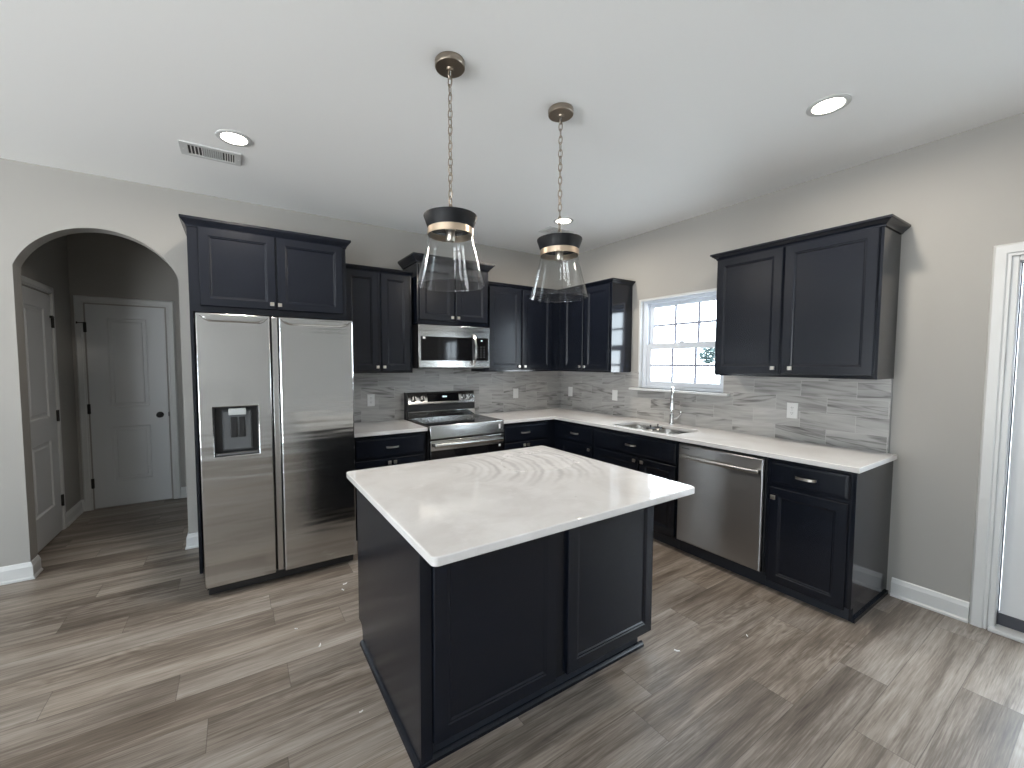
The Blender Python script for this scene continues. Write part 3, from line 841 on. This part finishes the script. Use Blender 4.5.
# ------------------------------------------------------------------ outlets and switches
def plate_thing(name, label, cat, u, z, P, group):
    t = thing(name, label, cat, P(u, .010, z), group)
    mb = MB(P); w, h = .036, .058
    mb.panel(u - w, u + w, z - h, z + h, .009, .0155, [(0, .003), (.003, 0), (.008, 0)])
    obj('cover_plate', mb, M['plate'], t)
    return t
def outlet(label, u, z, P):
    t = plate_thing('outlet', label, 'outlet', u, z, P, 'duplex outlets on the backsplash')
    for s in (-1, 1):
        zc_ = z + s * .020
        pts = []
        for i in range(20):
            a = 2 * PI * i / 20; pts.append((.0165 * math.cos(a), max(-.0135, min(.0135, .0165 * math.sin(a)))))
        mb = MB(P); mb.loft([[(u + a, dd, zc_ + b) for a, b in pts] for dd in (.0150, .0168)])
        so = obj('socket', mb, M['plate'], t)
        mb = MB(P)
        mb.box((u - .0075, .0166, zc_ - .001), (u - .0050, .0172, zc_ + .008)).box((u + .0050, .0166, zc_), (u + .0072, .0172, zc_ + .008)).box((u - .002, .0166, zc_ - .009), (u + .002, .0172, zc_ - .0045))
        obj('slot', mb, M['slot'], so)
    sc = MB(P).lathe([(.003, 0), (.002, .001)], (0, 0, 0), 4); sc.bm.free()
    mb = MB(P); mb.loft([[(u + .003 * math.cos(i * PI / 4), dd, z + .003 * math.sin(i * PI / 4)) for i in range(8)] for dd in (.0153, .0164)])
    obj('screw', mb, M['lgrey'], t)
def switch(label, u, z, P):
    t = plate_thing('light_switch', label, 'switch', u, z, P, 'rocker switches on the backsplash')
    mb = MB(P); mb.panel(u - .0165, u + .0165, z - .033, z + .033, .0150, .0175, [(0, .001), (.002, 0), (.004, .0006)])
    obj('rocker', mb, M['plate'], t)
outlet('white duplex outlet on the tile between refrigerator and range', -2.43, 1.122, BACK)
switch('white rocker plate on the back wall tile right of the range', -.713, 1.126, BACK)
switch('white rocker plate on the right wall tile closest to the room corner', .195, 1.132, RIGHT)
switch('white rocker plate on the right wall tile just before the window', .912, 1.135, RIGHT)
outlet('white duplex outlet on the tile under the lone navy wall cabinet', 2.635, 1.135, RIGHT)

# ------------------------------------------------------------------ refrigerator
fr = thing('refrigerator', 'stainless side by side refrigerator with water dispenser in its left door', 'refrigerator', (-3.268, -.5, 0))
FX0, FX1, FD = -3.727, -2.811, .97
obj('body', MB(BACK).box((FX0 + .006, .06, .03), (FX1 - .006, .895, 1.765)), M['black'], fr)
obj('base_grille', MB(BACK).box((FX0 + .015, .86, .012), (FX1 - .015, .93, .066)), M['black'], fr, bevel=.004)
def steel_door(u0, u1, z0, z1, hole=None):
    mb = MB(BACK)
    if not hole:
        mb.panel(u0, u1, z0, z1, .902, FD, [(0, .008), (.003, .003), (.008, 0), (.02, 0)])
        return mb
    h0, h1, k0, k1 = hole
    for a, b, c, e in ((u0, h0, z0, z1), (h1, u1, z0, z1), (h0, h1, z0, k0), (h0, h1, k1, z1)):
        pass
    us = [u0, h0, h1, u1]; zs = [z0, k0, k1, z1]
    def pt(i, j, d): return mb.v((us[i], d, zs[j]))
    for i in range(3):
        for j in range(3):
            if i == 1 and j == 1: continue
            mb.face([pt(i, j, FD), pt(i + 1, j, FD), pt(i + 1, j + 1, FD), pt(i, j + 1, FD)])
    mb.face([mb.v((u0, .902, z0)), mb.v((u1, .902, z0)), mb.v((u1, .902, z1)), mb.v((u0, .902, z1))])
    # sides keep the grid vertices
    for i in range(3):
        for j in (0, 3): mb.face([pt(i, j, FD), pt(i + 1, j, FD), mb.v((us[i + 1], .902, zs[j])), mb.v((us[i], .902, zs[j]))])
    for j in range(3):
        for i in (0, 3): mb.face([pt(i, j, FD), pt(i, j + 1, FD), mb.v((us[i], .902, zs[j + 1])), mb.v((us[i], .902, zs[j]))])
    for (a, b) in (((h0, k0), (h1, k0)), ((h1, k0), (h1, k1)), ((h1, k1), (h0, k1)), ((h0, k1), (h0, k0))):
        mb.face([mb.v((a[0], FD, a[1])), mb.v((b[0], FD, b[1])), mb.v((b[0], FD - .062, b[1])), mb.v((a[0], FD - .062, a[1]))])
    mb.face([mb.v((h0, FD - .062, k0)), mb.v((h1, FD - .062, k0)), mb.v((h1, FD - .062, k1)), mb.v((h0, FD - .062, k1))])
    return mb
HX0, HX1, HZ0, HZ1 = -3.655, -3.414, .897, 1.208
ld = obj('door', steel_door(FX0, -3.336, .073, 1.787, (HX0, HX1, HZ0, HZ1)), M['steel_f'], fr, bevel=.005, seg=2)
rd = obj('door', steel_door(-3.283, FX1, .070, 1.787), M['steel_f'], fr)
obj('handle_strip', MB(BACK).box((-3.325, .900, .075), (-3.288, .948, 1.785)), M['steel_c'], rd, bevel=.004)
for o_, a, b in ((ld, FX0 + .02, -3.345), (rd, -3.274, FX1 - .02)):     # finger scoop at the door's top edge
    mb = MB(BACK); n = 16; rings = []
    for i in range(n + 1):
        s_ = i / n; u = a + (b - a) * s_
        e_ = min(s_, 1 - s_) * (b - a); k = min(1, e_ / .05); k = math.sin(k * PI / 2)
        rings.append([(u, FD - .001, 1.780), (u, FD + .0035, 1.779), (u, FD + .005, 1.775 - .030 * k), (u, FD - .001, 1.770 - .036 * k)])
    mb.loft(rings)
    obj('top_lip', mb, M['steel_f'], o_, smooth=True, angle=50)
# dispenser
ds = MB(BACK)
ds.box((HX0, FD - .0615, HZ0), (HX1, FD - .056, HZ1)).box((HX0, FD - .056, HZ0), (HX0 + .004, FD - .002, HZ1)).box((HX1 - .004, FD - .056, HZ0), (HX1, FD - .002, HZ1)).box((HX0 + .004, FD - .056, HZ0), (HX1 - .004, FD - .002, HZ0 + .004)).box((HX0 + .004, FD - .056, HZ1 - .004), (HX1 - .004, FD - .002, HZ1))
dp = obj('dispenser_recess', ds, M['black'], ld)
mb = MB(BACK); mb.panel(-3.612, -3.448, .925, 1.185, FD - .056, FD - .030, [(0, .010), (.010, 0), (.016, 0)])
obj('dispenser_back', mb, M['grey'], dp)
obj('control_panel', MB(BACK).box((-3.576, FD - .031, 1.155), (-3.482, FD - .004, 1.196)), M['lgrey'], dp, bevel=.004)
mb = MB(BACK); mb.box((-3.568, FD - .031, 1.010), (-3.532, FD - .020, 1.140)).box((-3.524, FD - .031, 1.010), (-3.488, FD - .020, 1.140))
obj('paddle', mb, M['black'], dp, bevel=.004)
mb = MB(BACK); mb.box((HX0 + .006, FD - .056, HZ0 + .005), (HX1 - .006, FD - .004, HZ0 + .016))
obj('drip_tray', mb, M['grey'], dp, bevel=.002)

# ------------------------------------------------------------------ range
rg = thing('range', 'freestanding stainless electric range with black glass cooktop under the microwave', 'stove', (-1.703, -.35, 0))
RX0, RX1 = -2.094, -1.314
obj('body', MB(BACK).box((RX0, .02, .03), (RX1, .635, .905)), M['black'], rg)
for x in (RX0 + .05, RX1 - .05):
    for d in (.08, .58): obj('foot', MB().lathe([(.016, 0), (.016, .03)], (x, -d, 0), 14, cap0=True, cap1=True), M['black'], rg)
ckt = obj('cooktop', MB(BACK).box((RX0 + .001, .10, .905), (RX1 - .001, .645, .928)), M['blackglass'], rg, bevel=.003)
for cx, cy, r in ((-1.90, .24, .085), (-1.51, .24, .075), (-1.90, .47, .105), (-1.51, .47, .090)):
    obj('burner_ring', MB().lathe([(r, .9282), (r, .9287), (r - .003, .9287), (r - .003, .9282)], (cx, -cy, 0), 40, closed=True), M['grey'], ckt)
# backguard, stepped like the photo: leaning control panel, black recess, steel apron
mb = MB(); pr = [(-.02, .90), (-.085, .90), (-.095, .99), (-.045, .995), (-.045, 1.056), (-.098, 1.062), (-.070, 1.180), (-.062, 1.186), (-.02, 1.186)]
mb.prism(pr, 'x', RX0 + .010, RX1 - .004)
bgd = obj('backguard', mb, M['steel_x'], rg, bevel=.003)
obj('backguard_end', MB().prism([(-.012, .90), (-.09, .90), (-.10, .99), (-.10, 1.06), (-.074, 1.182), (-.012, 1.186)], 'x', RX0 - .002, RX0 + .009), M['black'], rg)
obj('vent_recess', MB(BACK).box((RX0 + .011, .044, .996), (RX1 - .005, .088, 1.055)), M['black'], bgd)
sl = (.098 - .070) / (1.180 - 1.062)
def cp(u, z, out): # point on the leaning control face
    d = .098 - (z - 1.062) * sl
    return (u, -(d + out), z)
def cp_box(u0, u1, z0, z1, o0, o1):
    mb = MB(); mb.loft([[cp(u0, z0, o), cp(u1, z0, o), cp(u1, z1, o), cp(u0, z1, o)] for o in (o0, o1)]); return mb
dsp = obj('display', cp_box(-1.872, -1.512, 1.085, 1.168, -.002, .003), M['blackglass'], bgd)
mb = cp_box(-1.700, -1.690, 1.126, 1.142, .003, .0036)
for a in (-1.682, -1.672, -1.660): mb.loft([[cp(a, 1.126, o), cp(a + .006, 1.126, o), cp(a + .006, 1.142, o), cp(a, 1.142, o)] for o in (.003, .0036)])
obj('clock_digits', mb, M['digit'], dsp)
for u in (-2.022, -1.930, -1.452, -1.364):
    mb = MB(); zc_ = 1.122; nrm = Vector((0, -1, -sl)).normalized() * -1
    n_ = Vector((0, -1, sl * -1)); n_ = Vector((0, -1, .24)).normalized()
    up_ = Vector((0, .24, 1)).normalized(); rt = Vector((1, 0, 0)); c0 = Vector(cp(u, zc_, 0))
    rings = []
    for r, h in ((.032, -.002), (.032, .006), (.027, .010), (.026, .026), (.022, .031)):
        rings.append([tuple(c0 + n_ * h + (rt * math.cos(2 * PI * i / 24) + up_ * math.sin(2 * PI * i / 24)) * r) for i in range(24)])
    mb.loft(rings)
    kb = obj('knob', mb, M['steel_c'], bgd, smooth=True)
    mb = MB(); mb.loft([[tuple(c0 + n_ * h + rt * a + up_ * b) for a, b in ((-.006, -.026), (.006, -.026), (.006, .026), (-.006, .026))] for h in (.029, .038)])
    obj('knob_grip', mb, M['black'], kb, bevel=.001)
obj('front_panel', MB().prism([(-.636, .806), (-.679, .806), (-.669, .927), (-.636, .927)], 'x', RX0, RX1), M['steel_x'], rg, bevel=.006)
od = obj('oven_door', MB(BACK).box((RX0 + .003, .636, .215), (RX1 - .003, .668, .792)), M['blackglass'], rg, bevel=.004)
obj('door_rail', MB(BACK).box((RX0 + .003, .6685, .700), (RX1 - .003, .676, .792)), M['steel_x'], od, bevel=.003)
hb = MB(BACK)
for u in (RX0 + .055, RX1 - .055): hb.box((u - .012, .675, .735), (u + .012, .712, .765))
hb.loft([[(RX0 + .030, .708 + .009 * math.cos(a), .748 + .019 * math.sin(a)) for a in [2 * PI * i / 12 for i in range(12)]], [(RX1 - .030, .708 + .009 * math.cos(a), .748 + .019 * math.sin(a)) for a in [2 * PI * i / 12 for i in range(12)]]])
obj('handle', hb, M['steel_x'], od, smooth=True)
obj('storage_drawer', MB(BACK).box((RX0 + .003, .636, .055), (RX1 - .003, .668, .205)), M['steel_x'], rg, bevel=.004)
obj('sticker', MB(BACK).box((-1.374, .6700, .848), (-1.360, .6800, .893)), M['sticker'], rg)
obj('sticker', MB(BACK).box((-1.372, .6682, .672), (-1.350, .6688, .694)), M['sticker'], od)

# ------------------------------------------------------------------ microwave
mw = thing('microwave', 'stainless over the range microwave with black glass door', 'microwave', (-1.707, -.21, 1.438))
MX0, MX1, MZ0, MZ1 = -2.097, -1.326, 1.438, 1.845
obj('body', MB(BACK).box((MX0, .0, MZ0), (MX1, .395, MZ1)), M['black'], mw)
mb = MB(BACK)
dx1 = MX1
mf = obj('face', mb.box((MX0, .396, MZ0 + .004), (MX1, .420, MZ1)), M['steel_x'], mw, bevel=.004)
obj('vent_strip', MB(BACK).box((MX0 + .004, .4205, 1.790), (MX1 - .004, .4215, 1.7925)), M['black'], mf)
wd = obj('door_window', MB(BACK).box((MX0 + .024, .4195, 1.508), (-1.532, .4245, 1.736)), M['blackglass'], mw, bevel=.002)
cpn = obj('control_panel', MB(BACK).box((-1.502, .4195, 1.508), (MX1 + -.022, .4245, 1.736)), M['blackglass'], mw, bevel=.002)
obj('door_edge', MB(BACK).box((-1.532, .4195, 1.508), (-1.502, .4240, 1.736)), M['black'], mw)
for i in range(5):
    for j in range(3): obj('key', MB(BACK).box((-1.478 + j * .038, .4245, 1.540 + i * .026), (-1.464 + j * .038, .4249, 1.546 + i * .026)), M['grey'], cpn)
obj('clock_digits', MB(BACK).box((-1.432, .4245, 1.706), (-1.416, .4250, 1.714)), M['digit'], cpn)
hp = []
for i in range(13):
    s_ = i / 12; hp.append((-1.520 + .0, .424 + .052 * math.sin(PI * s_) ** .6 if 0 < s_ < 1 else .424, 1.462 + .310 * s_))
mb = MB(BACK); rings = []
for (u, d, z) in hp: rings.append([(u - .013, d - .005, z), (u + .013, d - .005, z), (u + .011, d + .006, z), (u - .011, d + .006, z)])
mb.loft(rings)
obj('handle', mb, M['steel_c'], mw, smooth=True, angle=40)
mb = MB(BACK).box((-2.056, .4246, 1.712), (-2.030, .4250, 1.732))
obj('sticker', mb, M['sticker'], wd)
mb = MB(BACK)
for u in (-1.722, -1.704, -1.690): mb.box((u, .4202, 1.468), (u + .010, .4206, 1.480))
obj('brand_mark', mb, M['grey'], mf)
obj('bottom_tray', MB(BACK).box((MX0 + .05, .05, MZ0 - .008), (MX1 - .05, .38, MZ0)), M['grey'], mw)

# ------------------------------------------------------------------ dishwasher
dw = thing('dishwasher', 'stainless dishwasher with bar handle between sink and end cabinet', 'dishwasher', (-.32, -2.43, 0))
obj('body', MB(RIGHT).box((2.116, .03, .10), (2.742, .60, .878)), M['black'], dw)
obj('toe_kick', MB(RIGHT).box((2.112, .03, 0), (2.746, .572, .0995)), M['toe'], dw)
mb = MB(RIGHT); mb.panel(2.121, 2.737, .106, .866, .602, .640, [(0, .010), (.004, .003), (.010, 0), (.02, 0)])
dd = obj('door', mb, M['steel_d'], dw)
mb = MB(RIGHT); rings = []
for i in range(17):
    s_ = i / 16; u = 2.165 + .565 * s_; bow = .045 + .012 * math.sin(PI * s_)
    rings.append([(u, .640 + bow + .007 * math.cos(a), .782 + .013 * math.sin(a)) for a in [2 * PI * k / 10 for k in range(10)]])
mb.loft(rings)
for u in (2.185, 2.710): mb.box((u - .014, .639, .772), (u + .014, .690, .792))
obj('handle', mb, M['steel_y'], dd, smooth=True)
obj('badge', MB(RIGHT).box((2.150, .6402, .834), (2.215, .6408, .842)), M['grey'], dd)

# ------------------------------------------------------------------ island
IX0, IX1 = -3.0, -1.74
it = obj('island_countertop', MB(), M['quartz_i'])
bpy.data.objects.remove(it)
mb = MB(); x0, x1, y0, y1 = -3.055, -1.734, -2.953, -1.808
ring = [p for a in rounded(x0, x1, y0, y1, .022, 5) for p in a]
mb.loft([[(*p, CTZ - TH) for p in ring], [(*p, CTZ) for p in ring]])
it = obj('island_countertop', mb, M['quartz_i'], bevel=.004)
tag(it, 'square white quartz island top with wiped dusty streaks', 'countertop')
isl = thing('kitchen_island', 'black kitchen island base with two large panels under the white top', 'island', (-2.37, -2.25, 0))
mb = MB(); pf = [(-1.83, .0825), (-1.83, CTZ - TH - .0005), (-2.70, CTZ - TH - .0005), (-2.70, .0825)]
mb.prism(pf, 'x', IX0 + .019, IX1); obj('body', mb, M['paint'], isl)
obj('toe_kick', MB().box((IX0 + .02, -2.68, 0), (-1.785, -1.905, .082)), M['toe'], isl)
mb = MB(); pf = [(-1.81, .095), (-1.81, CTZ - TH - .0005), (-2.695, CTZ - TH - .0005), (-2.695, 0), (-1.885, 0), (-1.885, .06), (-1.87, .09), (-1.85, .095)]
mb.prism(pf, 'x', IX0, IX0 + .018); obj('end_panel', mb, M['paint'], isl, bevel=.001)
obj('corner_stile', MB().box((IX0, -2.7065, .03), (IX0 + .045, -2.6955, CTZ - TH - .0005)), M['paint'], isl, bevel=.001)
for a, b in ((-2.952, -2.376), (-2.308, -1.726)):
    mb = MB(BACK); mb.panel(a, b, .088, CTZ - TH - .012, 2.7005, 2.721, DOOR_RINGS)
    obj('panel', mb, M['paint'], isl)
mb = MB(); SH = [(0, 0), (.016, 0), (.014, .010), (.008, .017), (0, .021)]
mb.sweep([(IX0, -1.885), (IX0, -2.6955)], SH, 0, False)
obj('shoe_moulding', mb, M['paint'], isl, smooth=True)
mb = MB(); mb.sweep([(IX0, -2.6805), (-1.755, -2.6805)], [(0, 0), (.018, 0), (.016, .012), (.008, .02), (0, .024)], 0, False)
obj('shoe_moulding', mb, M['paint'], isl, smooth=True)

# ------------------------------------------------------------------ pendant lights
PGRP = 'pendant lights over the island'
def pendant(x, y):
    t = thing('pendant_light', 'clear glass pendant light nearer the refrigerator, black collar', 'pendant light', (x, y, H), PGRP)
    c = (x, y, 0)
    obj('canopy', MB().lathe([(.001, H), (.064, H), (.066, H - .003), (.066, H - .024), (.063, H - .028), (.016, H - .029), (.014, H - .036), (.001, H - .037)], c, 40), M['bronze'], t, smooth=True)
    ch = MB(); z = H - .040; k = 0
    pitch_, hl, wr = .0335, .0230, .0095
    ztop, zbot = H - .05, 2.172
    n = int((ztop - zbot) / pitch_)
    pitch_ = (ztop - zbot) / n
    for i in range(n + 1):
        zc_ = ztop - i * pitch_; ca, sa = (1, 0) if i % 2 else (0, 1)
        a_ = .5 + (i % 3 - 1) * .15
        dx_, dy_ = math.cos(a_ + (PI / 2 if i % 2 else 0)), math.sin(a_ + (PI / 2 if i % 2 else 0))
        pts = []
        for j in range(12):
            a = 2 * PI * j / 12; px = wr * math.cos(a); pz = hl * math.sin(a)
            pts.append((x + dx_ * px, y + dy_ * px, zc_ + pz))
        ch.tube(pts, .0027, 6, closed=True)
    obj('chain', ch, M['bronze'], t, smooth=True)
    obj('cord', MB().tube([(x + .002, y, H - .03), (x + .003, y + .002, 2.5), (x + .001, y, 2.15)], .0016, 6), M['lgrey'], t)
    # black flared collar (hollow)
    obj('collar', MB().lathe([(.001, 2.102), (.096, 2.098), (.098, 2.086), (.101, 2.086), (.104, 2.094), (.1195, 2.138), (.1185, 2.142), (.114, 2.142), (.098, 2.110), (.001, 2.112)], c, 56), M['darkwood'], t, smooth=True, angle=40)
    obj('finial', MB().lathe([(.012, 2.111), (.012, 2.124), (.006, 2.130), (.005, 2.156), (.001, 2.157)], c, 16, cap0=True), M['bronze'], t, smooth=True)
    obj('band', MB().lathe([(.1005, 2.056), (.1025, 2.057), (.1025, 2.085), (.1005, 2.086)], c, 56, closed=True), M['champ'], t, smooth=True)
    obj('socket', MB().lathe([(.024, 2.101), (.024, 2.084), (.020, 2.080), (.020, 2.038), (.017, 2.032), (.014, 2.032), (.014, 2.050), (.001, 2.050)], c, 28), M['nickel'], t, smooth=True)
    pr = [(.0985, 2.080), (.0990, 2.058), (.108, 2.010), (.1500, 1.846), (.1545, 1.841), (.1540, 1.834), (.1490, 1.833), (.1470, 1.840), (.1050, 2.010), (.0965, 2.058), (.0960, 2.080)]
    obj('glass_shade', MB().lathe(pr, c, 72, closed=True), M['glass'], t, smooth=True, angle=60)
    return t
p1 = pendant(-2.698, -2.345)
for (x, lb) in ((-2.060, 'clear glass pendant light nearer the window, black collar'),):
    p2 = copy_tree(p1); p2.location = (x, -2.345, H); p2['label'] = lb

# ------------------------------------------------------------------ recessed lights, vents
LG = 'recessed ceiling lights'
def downlight(x, y, lb):
    t = thing('recessed_light', lb, 'ceiling light', (x, y, H), LG)
    obj('trim_ring', MB().lathe([(.092, H), (.092, H - .004), (.088, H - .006), (.068, H - .005), (.066, H - .001), (.066, H)], (x, y, 0), 48, closed=True), M['trim'], t, smooth=True)
    obj('diffuser', MB().lathe([(.066, H - .001), (.066, H - .004), (.001, H - .0045)], (x, y, 0), 40, cap0=True), M['led'], t, smooth=True)
    l = bpy.data.lights.new('downlight_glow', 'AREA'); l.shape = 'DISK'; l.size = .13
    l.energy = LAMP_POWER; l.color = (1.0, .90, .78); l.spread = math.radians(172)
    lo = bpy.data.objects.new('downlight_glow', l); COL.objects.link(lo); lo.parent = t; lo.location = (0, 0, -.008)
    return t
d1 = downlight(-3.50, -1.10, 'round recessed ceiling light near the long vent above the refrigerator')
for x, y, lb in ((-.935, -3.112, 'round recessed ceiling light above the dishwasher side of the room'),
                 (-.925, -1.075, 'round recessed ceiling light above the inner corner, glimpsed behind a pendant')):
    d2 = copy_tree(d1); d2.location = (x, y, H); d2['label'] = lb

def vent(x, y, lb):
    t = thing('ceiling_vent', lb, 'vent', (x, y, H), 'ceiling air vents')
    a, b = .158, .092
    fr_ = MB()
    for p, q_ in (((x - a, y - b, H - .008), (x + a, y - b + .028, H)), ((x - a, y + b - .028, H - .008), (x + a, y + b, H)), ((x - a, y - b + .028, H - .008), (x - a + .040, y + b - .028, H)), ((x + a - .030, y - b + .028, H - .008), (x + a, y + b - .028, H))):
        fr_.box(p, q_)
    f2 = obj('frame', fr_, M['trim'], t, bevel=.002)
    obj('backing', MB().box((x - a + .02, y - b + .02, H - .0015), (x + a - .02, y + b - .02, H - .0005)), M['slot'], t)
    ins = (x - a + .040, x + a - .030)
    for g, (p, q_, n_) in enumerate(((ins[0], ins[0] + .074, 4), (ins[1] - .066, ins[1], 5))):
        sl_ = MB(); st_ = (q_ - p) / n_
        for i in range(1, n_ + 1):
            u = p + st_ * i - .003
            sl_.box((u - .0028, y - b + .028, H - .0065), (u + .0028, y + b - .028, H - .0016))
        obj('louvre', sl_, M['plate'], t)
    dm = MB()
    for i in range(9):
        u = ins[0] + .077 + i * .0115
        dm.box((u, y - b + .028, H - .006), (u + .0095, y + b - .028, H - .002))
    obj('damper', dm, M['lgrey'], t)
    sc = MB()
    for u in (x - a + .016, x + a - .014): sc.lathe([(.006, H - .008), (.004, H - .010), (.001, H - .0105)], (u, y, 0), 12)
    obj('screw', sc, M['plate'], t)
    return t
v1 = vent(-3.622, -.815, 'white rectangular ceiling vent beside the recessed light over the refrigerator')
v2 = copy_tree(v1); v2.location = (-.775, -.80, H); v2['label'] = 'white rectangular ceiling vent half hidden behind the collar of a pendant'

# ------------------------------------------------------------------ scraps on the floor, tree outside
FG = 'pale scraps on the floor'
sc0 = None
for (x, y, a, s_) in ((-1.64, -2.813, -.9, .9), (-3.195, -1.783, 1.2, .8), (-2.949, -1.223, .3, .9), (-2.977, -1.292, 2.0, .7), (-3.285, -1.567, 2.6, .5), (-1.21, -2.946, .9, .5), (-3.118, -2.322, .2, .5)):
    if sc0 is None:
        mb = MB()
        mb.loft([[(x - .016, y - .004, .0008), (x + .001, y - .006, .0008), (x + .017, y - .002, .0008), (x + .014, y + .004, .0008), (x - .002, y + .003, .0008), (x - .015, y + .005, .0008)],
                 [(x - .015, y - .003, .005), (x + .001, y - .005, .003), (x + .016, y - .002, .006), (x + .013, y + .003, .005), (x - .002, y + .003, .003), (x - .014, y + .004, .006)]])
        bmesh.ops.translate(mb.bm, vec=(-x, -y, 0), verts=mb.bm.verts)
        o = sc0 = obj('scrap', mb, M['sticker'])
    else:
        o = sc0.copy(); COL.objects.link(o)
    o.location = (x, y, 0); o.rotation_euler = (0, 0, a); o.scale = (s_, s_, 1)
    tag(o, 'tiny pale scrap of litter lying on the plank floor', 'scrap', FG)

tx, ty, tz = 22.0, 11.05, 2.05
tr = thing('tree', 'small pale tree seen through the lower window sash', 'tree', (tx, ty, -.3))
obj('trunk', MB().tube([(tx, ty, -.3), (tx + .03, ty, .5), (tx, ty + .03, 1.3), (tx, ty, 2.3)], [.07, .055, .05, .02], 8), M['bark'], tr, smooth=True)
mb = MB(); rnd = random.Random(3)
for i in range(700):
    a = rnd.uniform(0, 2 * PI); h = rnd.uniform(-1, 1); r = rnd.uniform(.05, 1) ** .6 * .62 * math.sqrt(max(0, 1 - h * h)) * rnd.uniform(.7, 1.15)
    c = Vector((tx + r * math.cos(a), ty + r * math.sin(a), tz + .05 + h * .60))
    u = Vector((rnd.uniform(-1, 1), rnd.uniform(-1, 1), rnd.uniform(-1, 1))).normalized(); vv = u.orthogonal().normalized(); s_ = rnd.uniform(.07, .13)
    mb.face([mb.v(tuple(c + u * s_)), mb.v(tuple(c + vv * s_ * .6)), mb.v(tuple(c - u * s_)), mb.v(tuple(c - vv * s_ * .6))])
obj('foliage', mb, M['leaf'], tr)
